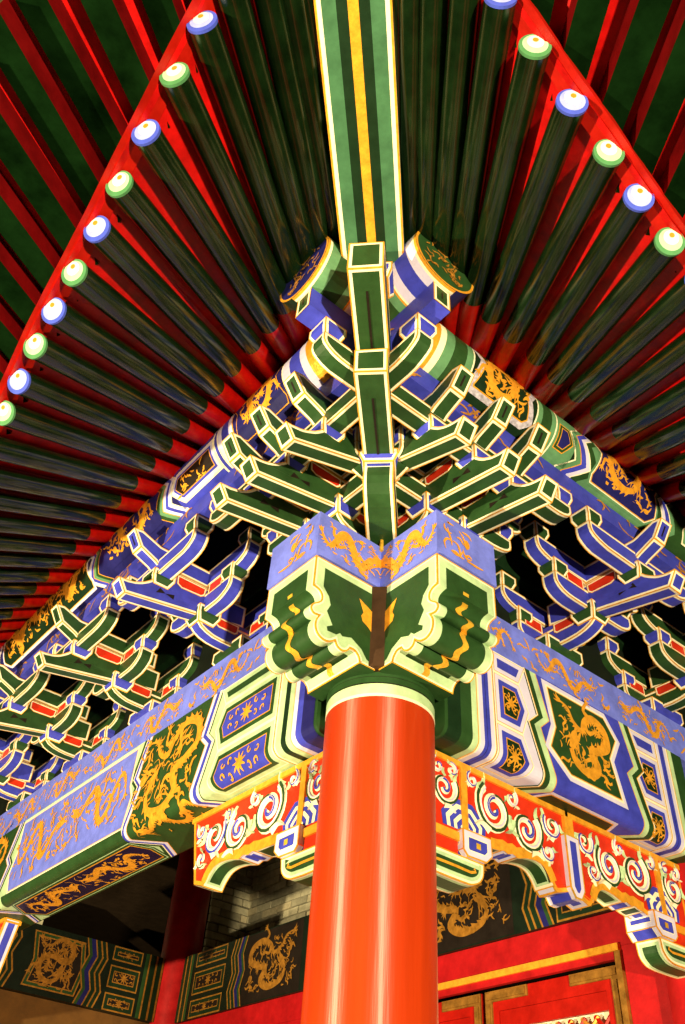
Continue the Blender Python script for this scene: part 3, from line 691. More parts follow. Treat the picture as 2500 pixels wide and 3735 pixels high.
# ------------------------------------------------------------------ eave purlins and the blue ties under them
PO, PZ, PR = .70, 5.242, .19
def purlin(F, length, label, fill, seq, panels, endfill):
    t = thing('eave_purlin', label, 'purlin', tuple(F(0, PO, PZ)))
    b = MB(); seg = 40
    A = [F(-1.18, PO + PR * math.cos(2 * math.pi * i / seg), PZ + PR * math.sin(2 * math.pi * i / seg)) for i in range(seg)]
    B = [F(length, PO + PR * math.cos(2 * math.pi * i / seg), PZ + PR * math.sin(2 * math.pi * i / seg)) for i in range(seg)]
    for i in range(seg): b.face([A[i], A[(i + 1) % seg], B[(i + 1) % seg], B[i]], fill)
    b.face(A[::-1], endfill); b.face(B, endfill); b.build('log', t, True)
    b = MB()
    rg = lambda r, x: [F(x, PO + r * math.cos(2 * math.pi * i / seg), PZ + r * math.sin(2 * math.pi * i / seg)) for i in range(seg)]
    P, Q = rg(PR + .001, -1.182), rg(PR - .012, -1.182)
    for i in range(seg): b.face([P[i], P[(i + 1) % seg], Q[(i + 1) % seg], Q[i]], 'gold')
    b.build('end_rim', t)
    S2 = FlatS(lambda a, c, off: F(-1.182 - off, PO + a, PZ + c)); b = MB(); squiggles(b, S2, -.11, .11, -.13, .13, 75, .001, 'gold_dim', 3, .05, .009); b.build('end_ornament', t)
    S = CylS(F, PO, PZ, PR); sm = PR * rad(200)
    for t0, t1, mt, z in seq:
        b = MB()
        if z: zb2(b, S, t0, t1, mt, .0015, sm)
        else: paint(b, S, [(t0, .0), (t1, .0), (t1, sm), (t0, sm)], mt, .0015)
        b.build('painted_band', t)
    for t0, t1, layers, sd, st in panels:
        b = MB(); s0, s1 = PR * rad(28), PR * rad(150)
        c = (s0 + s1) / 2; nest(b, S, [(t0, s0 - .03), (t1 - .04, s0 - .03), (t1, c - .04), (t1 - .04, c + .02), (t1, s1 - .05), (t1 - .05, s1), (t0 + .02, s1), (t0, s1 - .04), (t0 + .04, c), (t0, c - .05)], layers, .003); pnl = b.build('dragon_panel', t)
        b = MB(); nn = max(1, round((t1 - t0) / .65))
        for q in range(nn): dragon(b, S, t0 + .06 + (t1 - t0 - .12) / nn * q, s0 + .01, (t1 - t0 - .12) / nn, s1 - s0 - .04, .006, 'gold', seed=sd + q, clouds=8, style=st, bw=1.1)
        squiggles(b, S, t0 + .05, t1 - .05, PR * rad(5), PR * rad(40), int(40 * (t1 - t0)), .0045, 'gold_dim', sd, .07, .012); squiggles(b, S, t0 + .08, t1 - .08, PR * rad(45), PR * rad(135), int((95 if st == 'long' else 60) * (t1 - t0)), .0046, 'gold', sd + 1, .08, .016)
        b.build('gilt_dragon', pnl)
    return t, S
ZP = [(0, 0), (.15, .0), (.25, .07), (.31, .0), (.45, .085), (.54, .0), (.70, .06)]
def zp(s):
    for (a, x), (b_, y) in zip(ZP, ZP[1:]):
        if s <= b_: return x + (y - x) * (s - a) / (b_ - a)
    return ZP[-1][1]
def zb2(b, S, t0, t1, mt, off, sm):
    ss = sorted({0, sm} | {s for s, _ in ZP if 0 < s < sm})
    for a, c in zip(ss, ss[1:]): paint(b, S, [(t0 + zp(a), a), (t1 + zp(a), a), (t1 + zp(c), c), (t0 + zp(c), c)], mt, off)
def seqz(t0, items):
    out = []
    for wd, mt in items: out.append((t0, t0 + wd, mt, True)); t0 += wd
    return out
blueend = [(-1.18, -1.165, 'gold', 0), (-1.165, -1.152, 'cream', 0), (-1.152, -1.11, 'lavender', 0), (-1.11, -1.03, 'blue', 0), (-1.03, -.985, 'lavender', 0), (-.985, -.975, 'cream', 0), (-.975, -.965, 'gold', 0), (-.965, -.92, 'green_mid', 0), (-.92, -.80, 'green', 0)]
grnend = [(-1.18, -1.165, 'gold', 0), (-1.165, -1.152, 'cream', 0), (-1.152, -1.10, 'green_mid', 0), (-1.10, -1.01, 'green', 0), (-1.01, -.965, 'green_mid', 0), (-.965, -.955, 'gold', 0), (-.955, -.945, 'cream', 0), (-.945, -.91, 'lavender', 0), (-.91, -.80, 'blue', 0)]
Lseq = blueend + [(-.50, -.44, 'cream', 0), (-.44, -.34, 'gold', 0), (-.34, -.29, 'lavender', 0), (-.29, -.20, 'blue', 0), (-.20, -.14, 'lavender', 0), (-.14, -.13, 'cream', 0), (.34, .35, 'gold', 0), (.35, .385, 'lavender', 0), (.385, .455, 'blue', 0), (.455, .495, 'lavender', 0), (.495, .505, 'cream', 0), (.505, .53, 'blue', 0), (.53, .545, 'cream', 0), (.545, 1.0, 'blue', 0)] \
    + seqz(.97, [(.012, 'cream'), (.03, 'lavender'), (.03, 'blue'), (.03, 'lavender'), (.008, 'gold'), (.035, 'green_mid'), (.035, 'green'), (.008, 'gold')]) + seqz(1.93, [(.008, 'gold'), (.03, 'green'), (.03, 'green_mid'), (.008, 'gold'), (.03, 'blue'), (.03, 'lavender'), (.01, 'cream')]) + seqz(3.62, [(.01, 'cream'), (.03, 'lavender'), (.03, 'blue'), (.008, 'gold'), (.03, 'green_mid'), (.03, 'green'), (.008, 'gold')])
LP, LPS = purlin(WL, LBAY + .6, 'round painted purlin above the left brackets, blue panels with gold dragons', 'blue_dark', Lseq,
    [(-.12, .33, [(0, 'gold'), (.006, 'blue_dark')], 50, 'coil'), (1.20, 1.92, [(0, 'blue_dark')], 52, 'coil'), (2.12, 3.60, [(-.02, 'lavender'), (-.006, 'cream'), (0, 'gold'), (.005, 'green_dark')], 54, 'long'), (3.85, 5.4, [(0, 'blue_dark')], 58, 'long')], 'green')
Rseq = grnend + [(-.52, -.44, 'gold', 0), (-.44, -.40, 'cream', 0), (-.40, -.34, 'green_mid', 0), (-.34, -.25, 'green', 0), (-.25, -.205, 'green_mid', 0), (-.205, -.195, 'cream', 0), (.29, .30, 'cream', 0), (.30, .335, 'green_mid', 0), (.335, .41, 'green', 0), (.41, .445, 'green_mid', 0), (.445, .455, 'cream', 0), (.455, .62, 'green_mid', 0)] \
    + seqz(.56, [(.012, 'cream'), (.04, 'green_mid'), (.008, 'gold'), (.04, 'blue'), (.03, 'lavender'), (.01, 'cream'), (.05, 'green'), (.56, 'green_mid'), (.05, 'green'), (.01, 'cream'), (.03, 'lavender'), (.04, 'blue'), (.01, 'cream'), (.04, 'green_mid'), (.3, 'green')])
RP, RPS = purlin(WR, BAY + 1.6, 'round painted purlin above the right brackets, green panels with gold dragons', 'green_dark', Rseq,
    [(-.19, .28, [(-.004, 'pearl_grey'), (.03, 'gold'), (.038, 'green_dark')], 60, 'coil'), (.80, 1.37, [(-.02, 'green_mid'), (-.006, 'cream'), (0, 'gold'), (.006, 'blue_dark')], 62, 'coil')], 'blue_dark')
for s0, s1 in ((PR * rad(8), PR * rad(62)), (PR * rad(95), PR * rad(150))):
    b = MB(); nest(b, LPS, [(.55, s0), (.95, s0), (1.02, (s0 + s1) / 2), (.95, s1), (.55, s1)], [(-.012, 'cream'), (0, 'lavender'), (.020, 'blue'), (.034, 'gold'), (.040, 'black')], .0025); squiggles(b, LPS, .60, .94, s0 + .04, s1 - .04, 16, .006, 'gold', 9, .07, .012); b.build('cartouche', LP)['kind'] = 'stuff'
for s0, s1 in ((PR * rad(15), PR * rad(62)), (PR * rad(95), PR * rad(142))):
    b = MB(); nest(b, RPS, [(.47, s0), (.55, s0), (.60, (s0 + s1) / 2), (.55, s1), (.47, s1)], [(0, 'gold'), (.006, 'green'), (.02, 'gold'), (.025, 'blue_dark')], .0025); b.build('cartouche', RP); b = MB(); nest(b, RPS, [(1.66, s0), (1.90, s0), (1.90, s1), (1.66, s1), (1.62, (s0 + s1) / 2)], [(0, 'cream'), (.01, 'green_mid'), (.03, 'gold'), (.036, 'blue_dark')], .0025); b.build('cartouche', RP)
for F, ln, dz, lab in ((WL, LBAY + .6, 0, 'blue square tie with gold clouds under the left purlin'), (WR, BAY + 1.6, .003, 'blue square tie with gold clouds under the right purlin')):
    t = thing('purlin_tie', lab, 'tie beam', tuple(F(0, PO, 4.915)))
    b = MB(); boxm(b, (-1.15, PO - .052, 4.912 + dz), (ln, PO + .052, 5.052), 'blue', F); b.build('timber', t)
    b = MB(); ring_face(b, [F(-1.153, PO + .052, 4.913), F(-1.153, PO - .052, 4.913), F(-1.153, PO - .052, 5.055), F(-1.153, PO + .052, 5.055)], 'green', ((.006, 'gold'), (.012, 'cream'))); b.face([F(-1.156, PO + .004, 4.96), F(-1.156, PO - .004, 4.96), F(-1.156, PO - .004, 5.01), F(-1.156, PO + .004, 5.01)], 'black'); b.build('painted_end', t)
    S = FlatS(lambda t_, q, off: F(t_, PO + .052 + off, 5.05 - q)); b = MB(); squiggles(b, S, -.95, 3.6, .01, .13, 62, .002, 'gold_dim', 11, .16, .016); b.build('gilt_cloud', t)

# ------------------------------------------------------------------ roof: hip beam, rafters, boards
HB = thing('hip_beam', 'green hip beam with an orange centre stripe running up from the roof corner', 'beam', (-1.5, -1.5, 5.2))
b = MB(); hw = .148
zb = lambda d: 5.215 - .018 * max(0, d - 1.4) + .02 * max(0, d - 2.6) ** 2
ds = [.9, 1.4, 2.0, 2.6, 3.0, 3.4, 3.9]
for d0, d1 in zip(ds, ds[1:]):
    for w0, w1, mt in ((-hw, -hw + .009, 'gold'), (-hw + .009, -hw + .026, 'cream'), (-hw + .026, -hw + .083, 'hip_mint'), (-hw + .083, -.021, 'green_dark'), (-.021, .021, 'gold'), (.021, hw - .083, 'green_dark'), (hw - .083, hw - .026, 'hip_mint'), (hw - .026, hw - .009, 'cream'), (hw - .009, hw, 'gold')):
        b.face([Dg(d0, w0, zb(d0)), Dg(d1, w0, zb(d1)), Dg(d1, w1, zb(d1)), Dg(d0, w1, zb(d0))], mt)
    for s in (-1, 1):
        for k, (h0, h1, mt) in enumerate(((0, .012, 'gold'), (.012, .032, 'cream'), (.032, .085, 'hip_mint'), (.085, .36, 'green_dark'))): b.face([Dg(d0, hw * s, zb(d0) + h0), Dg(d1, hw * s, zb(d1) + h0), Dg(d1, hw * s, zb(d1) + h1), Dg(d0, hw * s, zb(d0) + h1)], mt)
    b.face([Dg(d0, -hw, zb(d0) + .36), Dg(d1, -hw, zb(d1) + .36), Dg(d1, hw, zb(d1) + .36), Dg(d0, hw, zb(d0) + .36)], 'green_dark')
b.face([Dg(3.9, -hw, zb(3.9)), Dg(3.9, hw, zb(3.9)), Dg(3.9, hw, zb(3.9) + .36), Dg(3.9, -hw, zb(3.9) + .36)], 'green_dark'); b.build('timber', HB)
tipy = {-4: -2.02, -3: -1.90, -2: -1.76, -1: -1.59, 0: -1.41, 1: -1.22, 2: -1.01, 3: -.79, 4: -.61, 5: -.415}
tipx = {-4: 2.30, -3: 2.255, -2: 2.22, -1: 2.19, 0: 2.168, 1: 2.153, 2: 2.13, 3: 2.107, 4: 2.092, 5: 2.074}
tipz = {-4: 5.17, -3: 5.13, -2: 5.09, -1: 5.04, 0: 4.972, 1: 4.88, 2: 4.785, 3: 4.74, 4: 4.664, 5: 4.597}
iny = {-4: -.56, -3: -.48, -2: -.39, -1: -.30, 0: -.205, 1: -.11, 2: -.01, 3: .13, 4: .31, 5: .46, 6: .61, 7: .79, 8: .97, 9: 1.17}
for i in range(6, 29):
    tipy[i] = -.415 + .2 * (i - 5) + (.012 * (i - 9) if i > 9 else 0); tipx[i] = max(1.97, 2.074 - .019 * (i - 5)); tipz[i] = max(4.42, 4.597 - .033 * (i - 5))
    if i > 9: iny[i] = iny[i - 1] + .205
RR = .057
def rafter_pts(i):
    rj = random.Random(i * 3 + 1); a = Vector((tipx[i] + rj.uniform(-.006, .006), tipy[i] + rj.uniform(-.006, .006), tipz[i] + rj.uniform(-.004, .004))); c = Vector((PO, iny[i], PZ + PR + RR + .004)); d = (c - a); inner = a + d * 1.35   # (u,t,z)
    return a, c, inner
words = ['first', 'second', 'third', 'fourth', 'fifth', 'sixth', 'seventh', 'eighth', 'ninth', 'tenth', 'eleventh', 'twelfth', 'thirteenth', 'fourteenth', 'fifteenth', 'sixteenth', 'seventeenth', 'eighteenth', 'nineteenth', 'twentieth', 'twenty-first', 'twenty-second', 'twenty-third', 'twenty-fourth', 'twenty-fifth', 'twenty-sixth', 'twenty-seventh', 'twenty-eighth']
def rafters(F, i0, i1, side):
    U = lambda v: Vector(F(v[1], v[0], v[2]))
    ups = []
    for i in range(i0, i1):
        a, c, inn = rafter_pts(i); A, C_, I_ = U(a), U(c), U(inn)
        k = (a[0] - 1.10) / (a[0] - PO); Mid = A + (C_ - A) * k
        even = (i % 2 == 0)
        t = thing('eave_rafter', '%s green round rafter %s of the hip beam%s' % (words[i - i0], side, ', its end ringed %s' % ('blue' if even else 'green')), 'rafter', tuple(A), 'round rafters %s of the hip beam' % side)
        b = MB(); tube(b, Mid, A, RR, RR, 'rafter_green', 22, False, True); b.build('shaft', t, True)
        b = MB(); tube(b, I_, Mid, RR - .001, RR - .001, 'rafter_red', 16, False, False); b.build('red_root', t, True)
        d = (A - I_).normalized(); x = d.cross(Vector((0, 0, 1))).normalized(); y = x.cross(d)
        b = MB(); o1, o2 = ('end_blue', 'end_lilac') if even else ('end_green', 'end_mint'); rj = random.Random(i * 7 + len(side)); k_ = rj.uniform(.95, 1.04); an = rj.uniform(-.25, .25); x, y = x * math.cos(an) + y * math.sin(an), y * math.cos(an) - x * math.sin(an)
        for q, (r, sh, mt) in enumerate(((1.03, 0, o1), (.82 * k_, .10, o2), (.55 * k_, .26, 'white_paint'), (.19, .44, 'end_dot'))):
            c_ = A + d * (.002 + .0012 * q) + y * sh * RR
            ring = [c_ + (x * math.cos(2 * math.pi * s / 24) + y * math.sin(2 * math.pi * s / 24)) * RR * r for s in range(24)]
            b.face(ring, mt)
            if q == 0:
                rb = [p - d * .012 for p in ring]
                for s in range(24): b.face([rb[s], rb[(s + 1) % 24], ring[(s + 1) % 24], ring[s]], o1)
        b.build('painted_end', t)
        y = d.cross(d.cross(Vector((0, 0, 1))).normalized()) * -1; y = d.cross(Vector((0, 0, 1))).normalized().cross(d); ups.append((i, A, I_, d, x, y, t))
    # boards on the rafters, one board strip between each pair of rafters
    rf = bpy.data.objects.new('roof_boarding', None); COL.objects.link(rf); rf['kind'] = 'structure'; rf['label'] = 'red roof boards above the round rafters %s of the hip beam' % side
    for (i, A, I_, d, x, y, _), (j, A2, I2, d2, x2, y2, _) in zip(ups, ups[1:]):
        b = MB(); up, up2 = y * (RR - .004), y2 * (RR - .004); o_ = d * .03; o2 = d2 * .03
        P = [A + up + o_, A2 + up2 + o2, I2 + up2, I_ + up]; b.face(P, 'red_board'); b.face([p + Vector((0, 0, .03)) for p in P[::-1]], 'red_board'); b.face([P[0], P[1], P[1] + Vector((0, 0, .05)), P[0] + Vector((0, 0, .05))], 'red_board'); b.build('roof_board', rf)
    ea = bpy.data.objects.new('eave_strip', None); COL.objects.link(ea)
    tag(ea, 'bright red eave strip along the rafter ends %s of the hip beam' % side, 'board')
    fl = []
    for (i, A, I_, d, x, y, _) in ups:
        dh = Vector((d.x, d.y, 0)).normalized(); s = dh * 1.0
        fl.append((i, A, d, dh, Vector((-dh.y, dh.x, 0)), y))
    for (i, A, d, dh, s, y), (j, A2, d2, dh2, s2, y2) in zip(fl, fl[1:]):
        b = MB(); up = Vector((0, 0, RR + .006))
        q0, q1 = [A + up + dh * a + Vector((0, 0, z)) for a, z in ((-.035, 0), (.085, -.03), (.085, .045), (-.035, .07))], [A2 + up + dh2 * a + Vector((0, 0, z)) for a, z in ((-.035, 0), (.085, -.03), (.085, .045), (-.035, .07))]
        for k in range(4): b.face([q0[k], q0[(k + 1) % 4], q1[(k + 1) % 4], q1[k]], 'red')
        b.build('strip_board', ea)
    fb = bpy.data.objects.new('flying_boarding', None); COL.objects.link(fb); fb['kind'] = 'structure'; fb['label'] = 'dark red boards above the flying rafters %s of the hip beam' % side
    LN = .80; hh = .105; fw = .054
    tops = []
    for n, (i, A, d, dh, s, y) in enumerate(fl):
        st = A - dh * .05 + Vector((0, 0, RR + .062)); en = A + dh * LN + Vector((0, 0, RR + .055 - .075 + (.06 if i < 0 else 0)))
        b = MB()
        for p, q, mt in ((0, 1, 'soffit_green'), (1, 2, 'flying_red'), (3, 0, 'flying_red'), (2, 3, 'flying_red')):
            o4 = [s * fw * sx + Vector((0, 0, hz)) for sx, hz in ((-1, 0), (1, 0), (1, hh), (-1, hh))]
            b.face([st + o4[p], st + o4[q], en + o4[q], en + o4[p]], mt)
        b.face([en + s * fw * sx + Vector((0, 0, hz)) for sx, hz in ((-1, 0), (1, 0), (1, hh), (-1, hh))], 'green')
        o = b.build('flying_rafter', None); tag(o, '%s flying rafter %s of the hip beam, green below with red sides' % (words[n], side), 'rafter', 'flying rafters %s of the hip beam' % side)
        tops.append((st + Vector((0, 0, hh - .003)), en + Vector((0, 0, hh - .003))))
    for (a, c), (a2, c2) in zip(tops, tops[1:]):
        b = MB(); b.face([a, c, c2, a2], 'red_board'); b.face([p + Vector((0, 0, .04)) for p in (a2, c2, c, a)], 'red_board'); b.build('roof_board', fb)
    b = MB()
    for (a, c), (a2, c2) in zip(tops, tops[1:]):
        lo = Vector((0, 0, -.0)); hi = Vector((0, 0, .07)); b.face([c + lo, c2 + lo, c2 + hi, c + hi], 'ochre')
    o = b.build('eave_fascia', None); tag(o, 'pale eave edge board beyond the flying rafters %s of the hip beam' % side, 'board')
    # unseen roof covering added above to block light, so no sky shows
    b = MB()
    for (i, A, I_, d, x, y, _), (j, A2, I2, *_r) in zip(ups, ups[1:]):
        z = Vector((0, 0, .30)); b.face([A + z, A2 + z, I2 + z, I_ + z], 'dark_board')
    o = b.build('roof_covering', None); o['kind'] = 'structure'; o['label'] = 'unseen dark roof covering blocking light over the eave %s of the hip beam' % side
rafters(WL, -4, 24, 'left'); rafters(WR, -4, 15, 'right')
# dark porch ceiling behind the eave beams
b = MB(); boxm(b, (.12, .12, 5.28), (9, 12, 5.34), 'ceiling_brown'); o = b.build('porch_ceiling'); o['kind'] = 'structure'; o['label'] = 'dark ceiling inside the porch'

# ------------------------------------------------------------------ carved brackets (red openwork with scrolls) under the beams
def carved(F, t0, sg, label, t_end, dz=0, short=False):
    """t0 = column face, sg = direction away from that column; tip at t_end"""
    T = thing('carved_bracket', label, 'carved bracket', tuple(F(t0 + sg * .4, 0, 3.1)))
    X = lambda a: t0 + sg * a; LN = abs(t_end - t0); HWD = .062
    K = LN / 1.25
    FF = lambda a, w, v: F(X(a), w, v + dz)
    low = [(.40, 3.145), (.56, 3.150), (.60, 3.158), (.64, 3.150), (.68, 3.160), (.72, 3.150), (.80, 3.168)]
    tipp = crom([(.80, 3.168), (.88, 3.175), (.95, 3.165), (1.00, 3.13), (1.03, 3.085)], 3)[1:]
    top_tip = 1.25 if not short else .985
    if short: low = [(a * .80 if a > .4 else a, v) for a, v in low]; tipp = [(a * .80, v) for a, v in tipp]; 
    pan = [(0, 3.045)] + low[:1] + low[1:] + tipp + ([(1.13, 3.115), (top_tip, 3.492)] if not short else [(top_tip * .86, 3.06), (top_tip, 3.10), (top_tip, 3.492)]) + [(0, 3.492)]
    b = MB(); extrude(b, pan, FF, -HWD + .006, HWD - .006, 'red_panel', 'blue', rings=((.010, 'gold'), (.020, 'lavender')), ang=30, siderings=((.004, 'gold'), (.016, 'gold'))); b.build('panel', T)
    # gilded frame bars
    b = MB()
    for a0, a1, v0, v1 in ((0, top_tip - .005, 3.462, 3.490), (.205, .245, 3.13, 3.462), (0, .20, 3.105, 3.145)): boxm(b, (a0, -HWD - .006, v0), (a1, HWD + .006, v1), 'gold', FF)
    b.build('gilt_frame', T)
    b = MB(); S = FlatS(lambda a, v, off: FF(a, HWD - .006 + off, v))
    lw = pan[1:1 + len(low) + len(tipp)]
    ribbon(b, S, [(a, v + .018) for a, v in lw], lambda q: .05, 'gold', .004)
    b.build('gilt_border', T)
    # small block and rounded foot next to the column
    b = MB(); rg = ((.006, 'gold'), (.022, 'lavender'), (.004, 'cream'))
    blkp = [(.185, 3.16), (.185, 3.065), (.21, 3.04), (.325, 3.04), (.365, 3.075), (.365, 3.16)]
    extrude(b, blkp, FF, -HWD - .03, HWD + .03, 'blue', rings=rg, ang=25); o = b.build('bearing_block', T)
    b = MB(); b.face([FF(a, HWD + .033, v) for a, v in ((.262, 3.087), (.29, 3.087), (.29, 3.113), (.262, 3.113))], 'gold_bright'); b.build('gilt_stud', o)
    b = MB(); ft = [(0, 3.04), (0, 2.93)] + crom([(.0, 2.93), (.20, 2.928), (.27, 2.938), (.315, 2.975), (.325, 3.038)], 4)[1:]
    extrude(b, ft, FF, -HWD - .012, HWD + .012, 'green', rings=((.006, 'gold'), (.010, 'cream'), (.016, 'green_pale')), ang=40); o = b.build('rounded_foot', T)
    b = MB(); S2 = FlatS(lambda a, v, off: FF(a, HWD + .012 + off, v)); ribbon(b, S2, [(.02, 2.985), (.15, 2.985), (.24, 2.982), (.27, 2.992), (.26, 3.004)], lambda q: .012, 'gold', .003); b.build('gilt_line', o)
    b = MB(); boxm(b, (0, -HWD + .004, 3.045), (.18, HWD - .002, 3.103), 'red_panel', FF); b.build('red_infill', T)
    # carved leaf foot on the tip underside
    b = MB(); tp = [p for p in tipp]
    q = [(a, v) for a, v in tp] + [(tp[-1][0] + .06, tp[-1][1] + .028), (tp[-1][0] + .02, tp[-1][1] + .085)]
    lf = [(a, v - .002) for a, v in tp[2:]] + [(tp[-1][0] + .055, tp[-1][1] - .012), (tp[-1][0] + .075, tp[-1][1] + .03)]
    under = [(a, v) for a, v in [(low[-2][0], low[-2][1])] + [low[-1]] + tp]
    strip(b, lambda a, w, v: FF(a, w, v - .004), under, -HWD, HWD, 'green', ((.006, 'gold'), (.012, 'cream'), (.012, 'green_pale')))
    end = under[-1]; e2 = (pan[-4] if not short else pan[-4])
    strip(b, lambda a, w, v: FF(a, w, v - .004), [end, (end[0] + .10, end[1] + .03)], -HWD, HWD, 'green', ((.006, 'gold'), (.012, 'cream'), (.012, 'green_pale')))
    strip(b, lambda a, w, v: FF(a, w, v - .003), [low[0], low[1], low[2]], -HWD, HWD, 'green', ((.006, 'gold'), (.012, 'cream')))
    strip(b, lambda a, w, v: FF(a, w, v - .003), [low[2], low[3], low[4], low[5]], -HWD, HWD, 'blue', ((.006, 'gold'), (.016, 'lavender')))
    b.build('carved_underside', T)
    # clouds and spiral scrolls carved in relief
    S = FlatS(lambda a, v, off: FF(a, HWD - .006 + off, v))
    def scroll(c, r, a0, turns, sgn, c1, c2):
        r *= 1.3
        b = MB(); P = spiral(c[0], c[1], r, r * .10, a0, turns, 34, sgn)
        relief(b, S, P, lambda q: r * .46 * (1.0 - .42 * q), 'cream', .002, .014); o = b.build('scroll', T)
        b = MB(); n = len(P); h = n * 11 // 20
        def veil(seg, mt, w): relief(b, S, seg, lambda q: r * w, mt, .0125, .004)
        sh = lambda seg, k: [(c[0] + (p[0] - c[0]) * k, c[1] + (p[1] - c[1]) * k) for p in seg]
        veil(sh(P[:h], 1.10), c1, .17); veil(sh(P[:h], .93), 'lavender', .10); veil(sh(P[h - 1:], .96), c2, .16)
        b.build('painted_vein', o)
        for k in range(3):
            b = MB()
            a = a0 + sgn * (.3 + 1.9 * k); p = (c[0] + math.cos(a) * r * (1.08 - .1 * k), c[1] + math.sin(a) * r * (1.08 - .1 * k)); e = (c[0] + math.cos(a - .55 * sgn) * r * 1.62, c[1] + math.sin(a - .55 * sgn) * r * 1.5)
            md = ((p[0] + e[0]) / 2 + (e[1] - p[1]) * .2 * sgn, (p[1] + e[1]) / 2 - (e[0] - p[0]) * .2 * sgn)
            relief(b, S, crom([p, md, e], 3), lambda q: r * .48 * (1.02 - q), 'cream' if k % 2 else 'green_pale', .003, .013); b.build('leaf_curl', o)
    if not short:
        sc_ = [((.50, 3.330), .095, 2.2, 1.7, 1, 'green', 'blue'), ((.755, 3.300), .080, .8, 1.7, -1, 'green', 'blue'), ((.98, 3.330), .078, 2.6, 1.4, 1, 'blue', 'green'), ((.62, 3.425), .034, 1, 1.2, -1, 'lavender', 'blue'), ((.86, 3.405), .036, 3, 1.2, 1, 'lavender', 'blue'), ((1.12, 3.39), .036, .5, 1.2, -1, 'blue', 'lavender'), ((.305, 3.425), .032, 2, 1.2, 1, 'blue', 'lavender'), ((.10, 3.33), .062, .6, 1.5, -1, 'green', 'blue'), ((.06, 3.425), .030, 2, 1.2, 1, 'lavender', 'blue'), ((.15, 3.43), .026, 2, 1.2, -1, 'blue', 'lavender'), ((1.08, 3.23), .034, 4, 1.2, 1, 'green', 'blue')]
    else:
        sc_ = [((.43, 3.330), .088, 2.2, 1.7, 1, 'green', 'blue'), ((.655, 3.300), .080, .8, 1.7, -1, 'green', 'blue'), ((.845, 3.375), .050, 2.6, 1.4, 1, 'blue', 'green'), ((.555, 3.425), .032, 1, 1.2, -1, 'lavender', 'blue'), ((.80, 3.235), .036, 3, 1.2, 1, 'blue', 'lavender'), ((.285, 3.425), .030, 2, 1.2, 1, 'blue', 'lavender'), ((.10, 3.33), .062, .6, 1.5, -1, 'green', 'blue'), ((.06, 3.425), .030, 2, 1.2, 1, 'lavender', 'blue'), ((.15, 3.43), .026, 2, 1.2, -1, 'blue', 'lavender')]
    for c in sc_: scroll(*c)
    b = MB()
    for k, (r, mt) in enumerate(((.145, 'blue'), (.118, 'cream'), (.095, 'blue'), (.072, 'cream'), (.052, 'blue'), (.030, 'cream'))):
        P = [(.225 - r * .92, 3.16)] + [(.225 - r * (1 + .07 * (s % 2)) * math.cos(math.pi * s / 8), 3.165 + r * .95 * (1 + .07 * (s % 2)) * math.sin(math.pi * s / 8)) for s in range(1, 8)] + [(.225 + r * .92, 3.16)]
        b.face([FF(a, HWD - .003 + .0015 * k, v) for a, v in P], mt)
    b.build('cloud', T)
    return T
carved(WL, .245, 1, 'red carved bracket with spiral scrolls left of the orange column', 1.53)
carved(WR, .245, 1, 'red carved bracket with spiral scrolls just right of the orange column', 1.22, 0, True)
carved(WR, BAY - .02 - .245, -1, 'red carved bracket with spiral scrolls against the far right column', 1.23, 0, True)
carved(WL, LBAY - .255, -1, 'far carved bracket cut off by the left edge, under the long beam', 4.0)
b = MB(); P = [(1.165, 3.36), (1.165, 3.10), (1.195, 3.055), (1.24, 3.055), (1.27, 3.10), (1.27, 3.36)]
t = thing('pendant_post', 'short blue pendant with a gilded edge where the two right carved brackets meet', 'pendant', (1.22, 0, 3.06))
extrude(b, P, lambda a, w, v: WR(a, w, v), -.085, .085, 'blue', rings=((.007, 'gold_bright'), (.022, 'lavender')), ang=25); o = b.build('pendant', t)
b = MB(); boxm(b, (1.185, -.075, 3.36), (1.25, .075, 3.46), 'gold', WR); b.build('gilt_cap', t)

